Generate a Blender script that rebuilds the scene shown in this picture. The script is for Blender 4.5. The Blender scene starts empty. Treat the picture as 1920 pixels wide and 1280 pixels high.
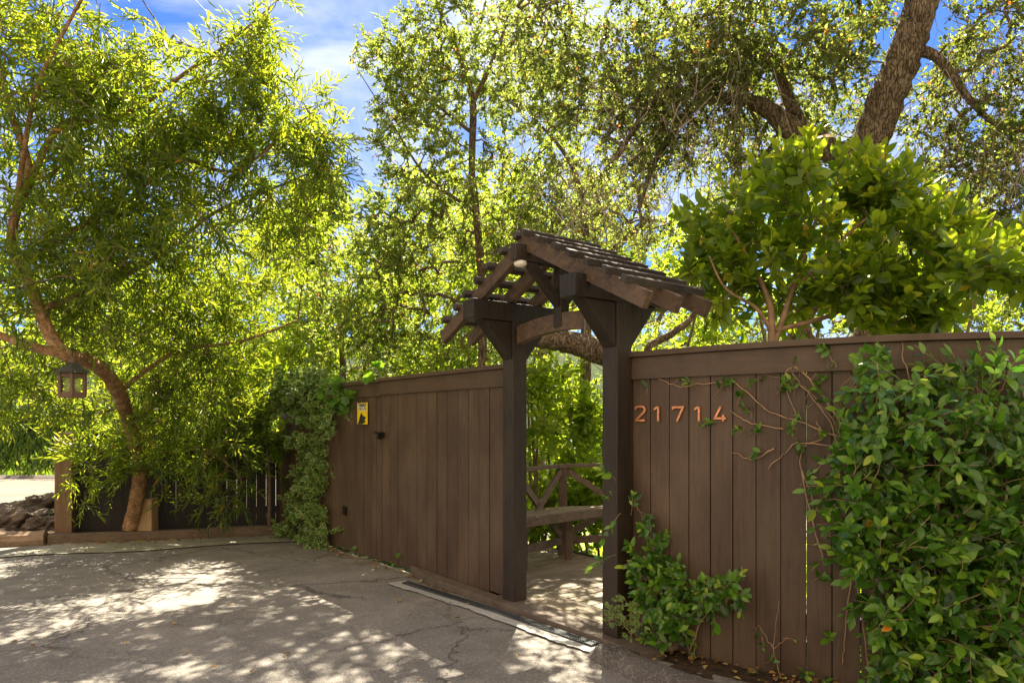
import bpy, math, random
import numpy as np
from mathutils import Vector, Matrix
R = math.radians
rng = np.random.default_rng(7)
random.seed(7)
sc = bpy.context.scene
col = sc.collection
# ------------------------------------------------------------------ camera, sky, sun, exposure
CAMZ = 1.5
cd = bpy.data.cameras.new('camera'); cam = bpy.data.objects.new('camera', cd); col.objects.link(cam)
cam.location = (0, 0, CAMZ); cam.rotation_euler = (R(90), 0, 0)
cd.sensor_width = 36; cd.lens = 24; cd.shift_y = 150/1920; cd.clip_start = .05; cd.clip_end = 2000
sc.camera = cam
SUN_EL, SUN_AZ = R(52), R(8)      # azimuth measured clockwise from +Y (straight ahead)
w = bpy.data.worlds.new('World'); sc.world = w; w.use_nodes = True
nt = w.node_tree; nt.nodes.clear(); N = nt.nodes.new; L = nt.links.new
sky = N('ShaderNodeTexSky'); sky.sky_type = 'NISHITA'; sky.sun_disc = False
sky.sun_elevation = SUN_EL; sky.sun_rotation = SUN_AZ; sky.altitude = 600; sky.air_density = 1.0; sky.dust_density = .25; sky.ozone_density = 4.0
bg = N('ShaderNodeBackground'); bg.inputs[1].default_value = .045
out = N('ShaderNodeOutputWorld')
tc = N('ShaderNodeTexCoord'); mp = N('ShaderNodeMapping'); mp.inputs['Scale'].default_value = (1.3, 1.3, 3.4); mp.inputs['Rotation'].default_value = (0, R(24), 0)
nz = N('ShaderNodeTexNoise'); nz.inputs['Scale'].default_value = 2.1; nz.inputs['Detail'].default_value = 9; nz.inputs['Roughness'].default_value = .55; nz.inputs['Distortion'].default_value = .7
cr = N('ShaderNodeValToRGB'); cr.color_ramp.elements[0].position = .44; cr.color_ramp.elements[1].position = .68
cr.color_ramp.elements[0].color = (0, 0, 0, 1); cr.color_ramp.elements[1].color = (.85, .85, .85, 1)
tint = N('ShaderNodeMix'); tint.data_type = 'RGBA'; tint.blend_type = 'MULTIPLY'; tint.inputs[0].default_value = 1
tint.inputs[7].default_value = (.44, .64, .98, 1)
mx = N('ShaderNodeMix'); mx.data_type = 'RGBA'; mx.inputs[7].default_value = (6.2, 6.4, 6.9, 1)
# bright warm-white cloud cover added out of view behind the camera as front fill
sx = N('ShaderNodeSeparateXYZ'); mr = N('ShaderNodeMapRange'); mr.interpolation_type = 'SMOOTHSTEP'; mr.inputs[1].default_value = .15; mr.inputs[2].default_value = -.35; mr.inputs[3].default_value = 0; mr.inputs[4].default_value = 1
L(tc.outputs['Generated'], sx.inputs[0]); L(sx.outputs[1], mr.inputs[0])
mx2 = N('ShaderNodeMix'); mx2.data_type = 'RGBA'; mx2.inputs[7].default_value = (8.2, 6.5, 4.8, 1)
L(tc.outputs['Generated'], mp.inputs[0]); L(mp.outputs[0], nz.inputs['Vector']); L(nz.outputs[0], cr.inputs[0])
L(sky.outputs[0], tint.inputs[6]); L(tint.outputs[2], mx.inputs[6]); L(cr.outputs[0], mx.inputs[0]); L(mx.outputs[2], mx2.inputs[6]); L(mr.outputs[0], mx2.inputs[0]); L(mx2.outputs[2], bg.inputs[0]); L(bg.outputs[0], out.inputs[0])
sd = bpy.data.lights.new('sun', 'SUN'); sd.energy = 5.0; sd.angle = R(.42); sd.color = (1, .87, .67)
so = bpy.data.objects.new('sun', sd); col.objects.link(so)
so.rotation_euler = Vector((math.sin(SUN_AZ)*math.cos(SUN_EL), math.cos(SUN_AZ)*math.cos(SUN_EL), math.sin(SUN_EL))).to_track_quat('Z', 'Y').to_euler()
so.location = (0, 10, 20)
sc.view_settings.view_transform = 'Standard'; sc.view_settings.look = 'None'; sc.view_settings.gamma = 1
sc.view_settings.exposure = 2.15
# ------------------------------------------------------------------ mapping from the survey of the place
F_ = 1280.0; U0 = 960.0; V0 = 790.0
def at(u, v, Y): return np.array([(u-U0)/F_*Y, Y, CAMZ-(v-V0)/F_*Y])
PHI = R(53); D2 = np.array([math.cos(PHI), -math.sin(PHI), 0]); N2 = np.array([-math.sin(PHI), -math.cos(PHI), 0]); UP = np.array([0, 0, 1.])
P0 = np.array([.0233, 5.7615, 0])
def G(s, f, z=0.): return P0+s*D2+f*N2+np.array([0, 0, z])          # gate frame: s along the fence, f towards the driveway
def s_of_u(u, f=0.):
    r = (u-U0)/F_; b = P0+f*N2
    return (r*b[1]-b[0])/(D2[0]-r*D2[1])
def sf(p): q = np.asarray(p)-P0; return q@D2, q@N2
_fp = np.array([(.60, 5.06), (.77, 4.90), (1.345, 4.37), (1.76, 4.08), (2.18, 3.855), (2.78, 3.71), (3.4, 3.66), (4.6, 3.66)])
_xs = np.linspace(.60, 4.6, 400); _ys = np.interp(_xs, _fp[:, 0], _fp[:, 1])
_k = np.ones(61)/61; _ysp = np.pad(_ys, 30, mode='reflect', reflect_type='odd'); _ys = np.convolve(_ysp, _k, mode='valid')
def fence_y(x): return np.interp(x, _xs, _ys)
def fence_at_u(u):
    r = (u-U0)/F_; g = _xs-r*_ys; i = int(np.argmax(g > 0)); i = max(i, 1)
    t = -g[i-1]/(g[i]-g[i-1]) if g[i] != g[i-1] else 0
    return _xs[i-1]+t*(_xs[i]-_xs[i-1]), _ys[i-1]+t*(_ys[i]-_ys[i-1])
def gh(x, y): return -.05-.03*np.maximum(0, np.asarray(y)-5.5)
# ------------------------------------------------------------------ node material helpers
MATS = {}
def mat(name):
    m = bpy.data.materials.new(name); m.use_nodes = True; t = m.node_tree; t.nodes.clear(); MATS[name] = m
    o = t.nodes.new('ShaderNodeOutputMaterial')
    return m, t, o
def nd(t, kind, **kw):
    n = t.nodes.new(kind)
    for k, v in kw.items():
        if k.startswith('i_'):
            key = k[2:]; key = int(key) if key.isdigit() else key.replace('_', ' ')
            n.inputs[key].default_value = v
        else: setattr(n, k, v)
    return n
def noise(t, vec, scale, detail=5, rough=.55, dist=0.):
    n = nd(t, 'ShaderNodeTexNoise'); n.inputs['Scale'].default_value = scale; n.inputs['Detail'].default_value = detail
    n.inputs['Roughness'].default_value = rough; n.inputs['Distortion'].default_value = dist; t.links.new(vec, n.inputs['Vector']); return n.outputs[0]
def ramp(t, fac, stops):
    n = nd(t, 'ShaderNodeValToRGB'); e = n.color_ramp.elements
    while len(e) < len(stops): e.new(.5)
    for i, (p, c) in enumerate(stops):
        e[i].position = p; e[i].color = (c[0], c[1], c[2], 1) if hasattr(c, '__len__') else (c, c, c, 1)
    t.links.new(fac, n.inputs[0]); return n.outputs[0]
def mixc(t, fac, a, b, blend='MIX'):
    n = nd(t, 'ShaderNodeMix', data_type='RGBA', blend_type=blend)
    for s, i in ((fac, 0), (a, 6), (b, 7)):
        if hasattr(s, 'node'): t.links.new(s, n.inputs[i])
        elif hasattr(s, '__len__'): n.inputs[i].default_value = (s[0], s[1], s[2], 1)
        else: n.inputs[i].default_value = s
    return n.outputs[2]
def math_(t, op, a, b=0.):
    n = nd(t, 'ShaderNodeMath', operation=op)
    for s, i in ((a, 0), (b, 1)):
        if hasattr(s, 'node'): t.links.new(s, n.inputs[i])
        else: n.inputs[i].default_value = s
    return n.outputs[0]
def vecs(t, scale=(1, 1, 1), coord='Object'):
    c = nd(t, 'ShaderNodeTexCoord'); m = nd(t, 'ShaderNodeMapping'); m.inputs['Scale'].default_value = scale
    t.links.new(c.outputs[coord], m.inputs[0]); return m.outputs[0]
def bump(t, h, strength=.4, dist=.01):
    b = nd(t, 'ShaderNodeBump'); b.inputs['Strength'].default_value = strength; b.inputs['Distance'].default_value = dist
    t.links.new(h, b.inputs['Height']); return b.outputs[0]
def prin(t, o, color, rough=.6, normal=None, spec=.5, metal=0., coat=0.):
    p = nd(t, 'ShaderNodeBsdfPrincipled')
    for s, k in ((color, 'Base Color'), (rough, 'Roughness'), (metal, 'Metallic')):
        if hasattr(s, 'node'): t.links.new(s, p.inputs[k])
        elif hasattr(s, '__len__'): p.inputs[k].default_value = (s[0], s[1], s[2], 1)
        else: p.inputs[k].default_value = s
    p.inputs['Specular IOR Level'].default_value = spec
    if normal is not None: t.links.new(normal, p.inputs['Normal'])
    if o: t.links.new(p.outputs[0], o.inputs[0])
    return p
def attr(t, name): return nd(t, 'ShaderNodeAttribute', attribute_name=name).outputs['Fac']

def wood_mat(name, base, dark, worn, wear=.62, scale=(22, 22, 1.1), rough=.55, chips=True, bumpy=.35):
    m, t, o = mat(name)
    g = noise(t, vecs(t, scale), 2.2, 8, .62, .6)
    g2 = noise(t, vecs(t, (60, 60, 3)), 3.0, 4, .6)
    c = ramp(t, g, [(.30, dark), (.62, base)])
    big = noise(t, vecs(t, (1.4, 1.4, .7)), 1.6, 5, .6)
    c = mixc(t, math_(t, 'MULTIPLY', ramp(t, big, [(.42, 0), (.68, 1)]), .35), c, worn)
    tn = attr(t, 'tint')
    c = mixc(t, 1., c, ramp(t, tn, [(0, .88), (1, 1.10)]), 'MULTIPLY')
    if chips:
        ch = noise(t, vecs(t, (9, 9, 2.5)), 6, 6, .7)
        k = ramp(t, ch, [(wear+.06, 0), (wear+.09, 1)])
        c = mixc(t, math_(t, 'MULTIPLY', k, .55), c, worn)
        st = noise(t, vecs(t, (30, 30, 7)), 4, 3, .6)
        c = mixc(t, math_(t, 'MULTIPLY', ramp(t, st, [(.74, 0), (.77, 1)]), .5), c, [min(1, q*2.2) for q in worn])
    h = math_(t, 'ADD', g, math_(t, 'MULTIPLY', g2, .4))
    prin(t, o, c, ramp(t, g2, [(.3, rough-.08), (.7, rough+.15)]), bump(t, h, bumpy, .006))
    return m
M_fence = wood_mat('painted_fence_wood', (.073, .041, .022), (.043, .0245, .013), (.20, .14, .085))
M_trim = wood_mat('painted_trim_wood', (.075, .044, .023), (.048, .029, .015), (.14, .09, .06), scale=(3, 3, 14), chips=True)
M_arb = wood_mat('dark_stained_timber', (.019, .0115, .0055), (.007, .0045, .003), (.08, .048, .026), wear=.58, rough=.5, bumpy=.7)
M_raf = wood_mat('weathered_rafter_timber', (.105, .062, .034), (.026, .016, .010), (.19, .125, .075), wear=.55, scale=(7, 7, 12), rough=.6, bumpy=.7)
M_slat = wood_mat('grey_weathered_slat', (.040, .032, .026), (.016, .012, .010), (.12, .10, .08), wear=.55, scale=(6, 6, 20), rough=.75, bumpy=.8)
M_blackf = wood_mat('black_fence_wood', (.020, .015, .012), (.008, .007, .006), (.05, .035, .025), rough=.7)
M_post = wood_mat('bare_brown_timber', (.22, .13, .07), (.11, .065, .035), (.32, .22, .13), rough=.75, chips=False, bumpy=.6)
M_log = wood_mat('split_timber', (.25, .165, .105), (.10, .065, .04), (.42, .32, .23), scale=(1.5, 14, 14), rough=.8, chips=False, bumpy=1.)
M_curb = wood_mat('timber_kerb_wood', (.16, .112, .074), (.08, .056, .038), (.30, .23, .16), scale=(1.2, 14, 14), rough=.8, chips=False, bumpy=.8)
M_stump = wood_mat('pale_cut_timber', (.42, .28, .14), (.20, .12, .06), (.5, .36, .2), rough=.8, chips=False, bumpy=.8)
M_deck = wood_mat('deck_board_wood', (.25, .20, .13), (.17, .135, .085), (.33, .27, .19), scale=(3, 3, 3), rough=.62, chips=False, bumpy=.4)
M_sill = wood_mat('sill_board_wood', (.125, .092, .068), (.07, .052, .038), (.20, .16, .12), scale=(5, 5, 5), rough=.7, chips=False, bumpy=.4)
M_rail = wood_mat('railing_wood', (.15, .10, .07), (.07, .05, .035), (.24, .19, .14), scale=(6, 6, 6), rough=.7, chips=False, bumpy=.5)
def simple(name, c, rough=.5, metal=0., spec=.5, nscale=None, namt=.3, bm=0.):
    m, t, o = mat(name); cc = c; nrm = None
    if nscale:
        n = noise(t, vecs(t), nscale, 6, .6)
        cc = mixc(t, 1., c, ramp(t, n, [(.3, 1-namt), (.7, 1+namt)]), 'MULTIPLY')
        if bm: nrm = bump(t, n, bm, .01)
    prin(t, o, cc, rough, nrm, spec, metal); return m
M_copper = simple('copper_metal', (.66, .29, .15), .38, .75, nscale=30, namt=.25)
M_black = simple('black_iron', (.012, .012, .013), .45, .6)
M_yel = simple('yellow_enamel', (.85, .60, .01), .4, nscale=20, namt=.08)
M_cream = simple('cream_print', (.74, .70, .46), .5)
M_ink = simple('dark_ink', (.022, .026, .022), .5)
M_glassy, _t, _o = mat('frosted_pane')
_p = prin(_t, _o, (.75, .8, .5), .15); _p.inputs['Transmission Weight'].default_value = .85; _p.inputs['IOR'].default_value = 1.1
M_lroof = simple('lantern_tin_roof', (.085, .09, .075), .4, .5, nscale=25, bm=.3)
M_lwood = simple('lantern_wood', (.13, .075, .045), .7, nscale=40, bm=.3)
M_lamp = simple('white_lamp_glass', (.75, .70, .60), .3)
M_steel = simple('galvanised_steel', (.16, .17, .18), .45, .8, nscale=60, namt=.4)
M_chan = simple('dark_channel', (.02, .02, .022), .7)
M_wire = simple('cable_sheath', (.015, .015, .018), .5)
M_str = simple('white_string', (.7, .7, .68), .6)

def asphalt(name, c0, c1, light, crack=True, apron=False, sc_=1.):
    m, t, o = mat(name); v = vecs(t)
    big = noise(t, v, .55*sc_, 6, .6, .4); mid = noise(t, v, 5*sc_, 6, .65); fine = noise(t, v, 120, 3, .7)
    c = ramp(t, big, [(.33, c0), (.66, c1)])
    c = mixc(t, 1., c, ramp(t, mid, [(.3, .84), (.72, 1.15)]), 'MULTIPLY')
    vo = nd(t, 'ShaderNodeTexVoronoi'); vo.inputs['Scale'].default_value = 95; t.links.new(v, vo.inputs['Vector'])
    c = mixc(t, math_(t, 'MULTIPLY', ramp(t, vo.outputs['Color'], [(.60, 0), (.85, 1)]), .38), c, light)
    c = mixc(t, 1., c, ramp(t, fine, [(.3, .70), (.7, 1.28)]), 'MULTIPLY')
    h = math_(t, 'ADD', math_(t, 'MULTIPLY', fine, .35), math_(t, 'MULTIPLY', vo.outputs['Distance'], .7))
    if crack:
        def cracks(scale, wd, mask_s, lo):
            dn = nd(t, 'ShaderNodeTexNoise'); dn.inputs['Scale'].default_value = 3.2; dn.inputs['Detail'].default_value = 8; dn.inputs['Roughness'].default_value = .7; t.links.new(v, dn.inputs['Vector'])
            ad = nd(t, 'ShaderNodeVectorMath', operation='MULTIPLY_ADD'); t.links.new(dn.outputs['Color'], ad.inputs[0]); ad.inputs[1].default_value = (.55, .55, .1); t.links.new(v, ad.inputs[2])
            vc = nd(t, 'ShaderNodeTexVoronoi', feature='DISTANCE_TO_EDGE'); vc.inputs['Scale'].default_value = scale; t.links.new(ad.outputs[0], vc.inputs['Vector'])
            k = ramp(t, vc.outputs['Distance'], [(0, 1), (wd, 0)])
            mk = ramp(t, noise(t, v, mask_s, 3, .5), [(lo, 0), (lo+.08, 1)])
            return math_(t, 'MULTIPLY', k, mk)
        k = math_(t, 'MAXIMUM', cracks(.55, .010, .4, .42), cracks(1.9, .012, .7, .56))
        c = mixc(t, math_(t, 'MULTIPLY', k, .6), c, (.012, .011, .010))
        h = math_(t, 'SUBTRACT', h, math_(t, 'MULTIPLY', k, 2.))
    # dusty, leaf stained patches
    d = noise(t, v, 1.7, 7, .7, .5)
    c = mixc(t, math_(t, 'MULTIPLY', ramp(t, d, [(.56, 0), (.70, 1)]), .35), c, light)
    d2 = noise(t, v, 2.6, 5, .65)
    c = mixc(t, math_(t, 'MULTIPLY', ramp(t, d2, [(.62, 0), (.70, 1)]), .4), c, [q*.5 for q in c0])
    prin(t, o, c, .88, bump(t, h, .55, .006), .3); return m
M_asph = asphalt('driveway_asphalt', (.142, .135, .124), (.232, .220, .202), (.42, .38, .33))
M_berm = asphalt('coarse_asphalt', (.075, .066, .058), (.16, .145, .13), (.34, .32, .30), crack=False)
M_conc = asphalt('apron_concrete', (.23, .225, .17), (.33, .32, .25), (.42, .40, .33), crack=False)
M_dconc = asphalt('drain_concrete', (.30, .30, .29), (.42, .42, .40), (.5, .5, .48), crack=False)
M_road = asphalt('road_surface', (.15, .13, .105), (.20, .175, .145), (.27, .24, .20), crack=False)
M_rock = asphalt('rock', (.035, .028, .022), (.13, .10, .075), (.26, .21, .16), crack=False, sc_=5)
m, t, o = mat('soil'); v = vecs(t)
c = ramp(t, noise(t, v, 14, 8, .7), [(.3, (.022, .015, .010)), (.55, (.07, .045, .028)), (.75, (.15, .09, .05))])
prin(t, o, c, .95, bump(t, noise(t, v, 40, 6, .7), 1, .02), .2); M_soil = m
m, t, o = mat('hill_cover'); v = vecs(t)
c = ramp(t, noise(t, v, 1.2, 9, .75), [(.3, (.012, .022, .008)), (.55, (.045, .075, .018)), (.75, (.10, .12, .035))])
prin(t, o, c, .95, bump(t, noise(t, v, 3, 8, .8), 1, .3), .1); M_hill = m

def bark(name, a, b, c3, scale, vs=(6, 6, 1.4), bs=.8):
    m, t, o = mat(name); v = vecs(t, vs)
    n1 = noise(t, v, scale, 8, .65, 1.0)
    vo = nd(t, 'ShaderNodeTexVoronoi', feature='DISTANCE_TO_EDGE'); vo.inputs['Scale'].default_value = scale*2.2
    dn = nd(t, 'ShaderNodeTexNoise'); dn.inputs['Scale'].default_value = scale*1.5; dn.inputs['Detail'].default_value = 4; t.links.new(v, dn.inputs['Vector'])
    ad = nd(t, 'ShaderNodeVectorMath', operation='MULTIPLY_ADD'); t.links.new(dn.outputs['Color'], ad.inputs[0]); ad.inputs[1].default_value = (.5, .5, .5); t.links.new(v, ad.inputs[2])
    t.links.new(ad.outputs[0], vo.inputs['Vector'])
    c = ramp(t, n1, [(.3, a), (.55, b), (.75, c3)])
    f = ramp(t, vo.outputs['Distance'], [(0, .28), (.12, 1)])
    c = mixc(t, .75, c, f, 'MULTIPLY')
    lich = noise(t, vecs(t), 5, 6, .7)
    c = mixc(t, math_(t, 'MULTIPLY', ramp(t, lich, [(.56, 0), (.68, 1)]), .5), c, [q*1.25 for q in c3])
    prin(t, o, c, .9, bump(t, math_(t, 'ADD', n1, math_(t, 'MULTIPLY', f, .8)), bs, .03), .2); return m
M_barkO = bark('oak_bark', (.11, .08, .055), (.27, .20, .135), (.44, .36, .27), 2.4, bs=1.)
M_barkL = bark('smooth_tan_bark', (.13, .075, .035), (.36, .21, .10), (.52, .38, .24), 3.0, vs=(3, 3, 3), bs=.35)
M_twig = simple('twig_bark', (.17, .12, .08), .8, nscale=12, namt=.4)
M_dry = simple('dry_grey_twig', (.34, .27, .20), .8, nscale=12, namt=.3)
M_vstem = simple('vine_stem', (.30, .19, .11), .7, nscale=12, namt=.4)

def leaf_mat(name, stops, trans, tmix=.45, rough=.38, spec=.5, rim=None, gloss_var=.1):
    m, t, o = mat(name); r = attr(t, 'rnd')
    c = ramp(t, r, stops)
    tcol = ramp(t, r, trans)
    if rim:
        e = ramp(t, attr(t, 'rim'), [(.80, 0), (.93, 1)])
        c = mixc(t, e, c, rim); tcol = mixc(t, e, tcol, rim)
    p = prin(t, None, c, rough, None, spec)
    tr = nd(t, 'ShaderNodeBsdfTranslucent'); t.links.new(tcol, tr.inputs[0])
    mxs = nd(t, 'ShaderNodeMixShader'); mxs.inputs[0].default_value = tmix
    t.links.new(p.outputs[0], mxs.inputs[1]); t.links.new(tr.outputs[0], mxs.inputs[2]); t.links.new(mxs.outputs[0], o.inputs[0]); return m
OR = (.38, .10, .02)
L_will = leaf_mat('narrow_leaf', [(0, (.022, .060, .014)), (.6, (.055, .115, .022)), (.985, (.12, .17, .03)), (.992, OR)],
                  [(0, (.22, .34, .012)), (.6, (.46, .58, .02)), (1, (.76, .76, .06))], .52)
L_oak = leaf_mat('oak_leaf', [(0, (.035, .050, .022)), (.6, (.075, .095, .036)), (.975, (.12, .13, .05)), (.985, OR)],
                 [(0, (.12, .18, .02)), (.6, (.28, .36, .045)), (.97, (.58, .60, .11)), (.985, (.7, .25, .05))], .52, .42)
L_oak2 = leaf_mat('brightened_oak_leaf', [(0, (.04, .065, .022)), (.6, (.09, .125, .036)), (.975, (.14, .16, .05)), (.985, OR)],  # oak leaf copy with extra light put into its colour for the shaded crown
                 [(0, (.20, .29, .03)), (.6, (.42, .54, .06)), (.97, (.74, .78, .14)), (.985, (.7, .25, .05))], .54, .42)
L_under = leaf_mat('understorey_leaf', [(0, (.035, .075, .014)), (.6, (.09, .15, .02)), (1, (.15, .20, .03))],
                   [(0, (.30, .48, .015)), (.6, (.60, .76, .035)), (1, (.82, .88, .10))], .58, .45)
L_shrub = leaf_mat('glossy_shrub_leaf', [(0, (.035, .085, .012)), (.6, (.075, .15, .018)), (.98, (.15, .22, .03)), (.99, (.55, .35, .03))],
                   [(0, (.30, .46, .015)), (.6, (.54, .68, .025)), (1, (.80, .82, .05))], .52, .28)
L_jas = leaf_mat('jasmine_leaf', [(0, (.022, .065, .009)), (.45, (.075, .185, .016)), (.85, (.18, .33, .024)), (.985, (.30, .42, .04)), (.995, (.6, .20, .02))],
                 [(0, (.10, .26, .02)), (.6, (.18, .40, .03)), (1, (.45, .6, .08))], .32, .22)
L_ivy = leaf_mat('variegated_ivy_leaf', [(0, (.035, .09, .014)), (1, (.08, .19, .03))],
                 [(0, (.10, .22, .03)), (1, (.3, .45, .06))], .28, .45, rim=(.46, .54, .16))
L_vine = leaf_mat('lobed_vine_leaf', [(0, (.04, .12, .012)), (1, (.10, .24, .02))],
                  [(0, (.25, .55, .02)), (1, (.5, .75, .05))], .42, .4)
L_far = leaf_mat('far_leaf', [(0, (.03, .055, .02)), (1, (.08, .11, .035))], [(0, (.2, .32, .05)), (1, (.5, .6, .10))], .4, .6)
L_dead = leaf_mat('fallen_leaf', [(0, (.16, .08, .03)), (.5, (.34, .20, .06)), (.8, (.45, .36, .12)), (1, (.5, .18, .05))],
                  [(0, (.2, .1, .03)), (1, (.4, .2, .05))], .2, .7)
L_grass = leaf_mat('grass_blade', [(0, (.03, .08, .012)), (1, (.10, .17, .03))], [(0, (.2, .4, .02)), (1, (.5, .6, .05))], .4, .5)
M_flower = simple('white_petal', (.85, .85, .78), .5)
# ------------------------------------------------------------------ mesh builder
class MB:
    def __init__(s): s.v = []; s.f = []; s.n = 0; s.tint = []; s.rim = []
    def add(s, v, f, tint=None):
        v = np.asarray(v, float); s.v.append(v); s.f += [tuple(int(i)+s.n for i in q) for q in f]; s.n += len(v)
        s.tint.append(np.full(len(v), random.random() if tint is None else tint)); return s
    def box(s, c, ax, h, tint=None):
        c = np.asarray(c, float); a = [np.asarray(q, float) for q in ax]
        vs = [c+sx*h[0]*a[0]+sy*h[1]*a[1]+sz*h[2]*a[2] for sz in (-1, 1) for sx, sy in ((-1, -1), (1, -1), (1, 1), (-1, 1))]
        fs = [(3, 2, 1, 0), (4, 5, 6, 7), (0, 1, 5, 4), (1, 2, 6, 5), (2, 3, 7, 6), (3, 0, 4, 7)]
        if np.dot(np.cross(a[0], a[1]), a[2]) < 0: fs = [q[::-1] for q in fs]
        return s.add(vs, fs, tint)
    def bar(s, p, q, wd, ht, up=UP, tint=None):       # rectangular bar from p to q
        p = np.asarray(p, float); q = np.asarray(q, float); a = q-p; l = np.linalg.norm(a); a /= l
        b = np.cross(up, a); b /= np.linalg.norm(b); c = np.cross(a, b)
        return s.box((p+q)/2, (a, b, c), (l/2, wd/2, ht/2), tint)
    def prism(s, poly, dirv, tint=None):              # polygon (list of 3D pts) extruded along dirv
        p = np.asarray(poly, float); n = len(p); q = p+np.asarray(dirv)
        nn = np.zeros(3)
        for i in range(n): nn += np.cross(p[i], p[(i+1) % n])
        fs = [tuple(range(n))[::-1], tuple(range(n, 2*n))]+[(i, (i+1) % n, (i+1) % n+n, i+n) for i in range(n)]
        if np.dot(nn, dirv) < 0: fs = [f[::-1] for f in fs]
        return s.add(np.vstack([p, q]), fs, tint)
    def tube(s, pts, rad, sides=6, cap=True, tint=None, rough=0.):
        pts = np.asarray(pts, float); n = len(pts); rad = np.broadcast_to(np.asarray(rad, float), (n,))
        T = np.gradient(pts, axis=0); T /= np.linalg.norm(T, axis=1)[:, None]+1e-9
        ref = np.array([.3, .2, .93]) if abs(T[0][2]) < .9 else np.array([1., .1, 0]); vs = []
        b = np.cross(T[0], ref); b /= np.linalg.norm(b)
        an = np.arange(sides)*2*math.pi/sides
        for i in range(n):
            b = b-T[i]*np.dot(b, T[i]); b /= np.linalg.norm(b)+1e-9; c = np.cross(T[i], b)
            rr = rad[i]*(1+rough*np.random.default_rng(i*7+sides).normal(size=sides)) if rough else rad[i]*np.ones(sides)
            vs.append(pts[i]+(np.cos(an)*rr)[:, None]*b+(np.sin(an)*rr)[:, None]*c)
        fs = [(i*sides+j, i*sides+(j+1) % sides, (i+1)*sides+(j+1) % sides, (i+1)*sides+j) for i in range(n-1) for j in range(sides)]
        if cap: fs += [tuple(range(sides))[::-1], tuple((n-1)*sides+j for j in range(sides))]
        return s.add(np.vstack(vs), fs, tint)
    def build(s, name, m, parent=None, base=None, bevel=0., smooth=False):
        me = bpy.data.meshes.new(name); V = np.vstack(s.v)
        off = np.zeros(3)
        if parent is not None: off = np.array(parent.get('_w', (0, 0, 0)))
        elif base is not None: off = np.asarray(base, float)
        V = V-off
        me.from_pydata(V.tolist(), [], s.f); me.update()
        a = me.attributes.new('tint', 'FLOAT', 'POINT'); a.data.foreach_set('value', np.concatenate(s.tint).astype(np.float32))
        me.materials.append(m); ob = bpy.data.objects.new(name, me); col.objects.link(ob)
        if parent is not None: ob.parent = parent; ob['_w'] = list(off)
        else: ob.location = off; ob['_w'] = list(off)
        if smooth: me.polygons.foreach_set('use_smooth', [True]*len(me.polygons))
        if bevel:
            b = ob.modifiers.new('bevel', 'BEVEL'); b.width = bevel; b.segments = 2; b.limit_method = 'ANGLE'
        return ob
def tag(o, label=None, cat=None, group=None, kind=None):
    if label: o['label'] = label
    if cat: o['category'] = cat
    if group: o['group'] = group
    if kind: o['kind'] = kind
    return o
def thing(name, loc, label, cat, group=None):
    o = bpy.data.objects.new(name, None); col.objects.link(o); o.location = [float(q) for q in loc]; o['_w'] = [float(q) for q in loc]
    o.empty_display_size = .2
    return tag(o, label, cat, group)
def grid(name, m, X, Y, Z, kind='structure', label=None, cat=None, smooth=True, parent=None):
    ny, nx = X.shape; V = np.stack([X, Y, Z], -1).reshape(-1, 3)
    f = [(j*nx+i, j*nx+i+1, (j+1)*nx+i+1, (j+1)*nx+i) for j in range(ny-1) for i in range(nx-1)]
    a, b, c = V[f[0][0]], V[f[0][1]], V[f[0][2]]
    if np.cross(b-a, c-b)[2] < 0: f = [q[::-1] for q in f]
    mb = MB(); mb.add(V, f, .5); o = mb.build(name, m, parent, smooth=smooth)
    if parent is None: tag(o, label, cat, kind=kind)
    return o
def vnoise(x, y, sc_=1., seed=0):
    o = 0
    for k in range(1, 5):
        a = seed*1.7+k*2.1
        o = o+np.sin(x*sc_*k*1.3+a+1.7*np.sin(y*sc_*k*.9+a))*np.cos(y*sc_*k*1.1+a*.7+1.3*np.sin(x*sc_*k*.8))/k
    return o*.5
# ------------------------------------------------------------------ leaves
def leaf_shape(kind):
    if kind == 'lance':
        w = .080; v = [(0, 0, 0), (w, .32, .03), (w*.8, .68, .03), (0, 1, -.10), (-w*.8, .68, .03), (-w, .32, .03)]; f = [(0, 1, 2, 3), (0, 3, 4, 5)]
    elif kind == 'oak':
        w = .29; v = [(0, 0, 0), (w, .28, .12), (w*.92, .68, .10), (0, 1, -.06), (-w*.92, .68, .10), (-w, .28, .12)]; f = [(0, 1, 2, 3), (0, 3, 4, 5)]
    elif kind == 'broad':
        w = .225; ys = [0, .14, .34, .56, .78, 1]; ws = [0.02, .55, .95, 1., .66, .0]; v = []; f = []
        for y, q in zip(ys, ws):
            z = -.16*y*y; v += [(-w*q, y, z+.055*q), (0, y, z), (w*q, y, z+.055*q)]
        for i in range(5):
            for j in (0, 1): f.append((i*3+j, i*3+j+1, i*3+j+4, i*3+j+3))
    elif kind in ('ivy', 'lobed'):
        r = [(0, -.02), (.30, -.10), (.42, .12), (.30, .26), (.52, .50), (.24, .52), (.14, .74), (0, 1.0)]
        if kind == 'lobed': r = [(0, 0), (.28, -.08), (.52, .16), (.42, .34), (.56, .62), (.28, .72), (.12, .86), (0, 1.)]
        rim_ = r+[(-x, y) for x, y in r[-2:0:-1]]
        v = [(0, .35, -.03)]+[(x, y, .10*abs(x)-.08*y*y) for x, y in rim_]+[(x*.62, .35+(y-.35)*.62, 0.) for x, y in rim_]
        n = len(rim_); f = []
        for i in range(n):
            j = (i+1) % n; f += [(1+i, 1+j, 1+n+j, 1+n+i), (0, 1+n+i, 1+n+j)]
        rimw = [0]+[1]*n+[.62]*n
        return np.array(v, float), f, np.array(rimw, float)
    v = np.array(v, float); return v, f, np.zeros(len(v))
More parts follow.
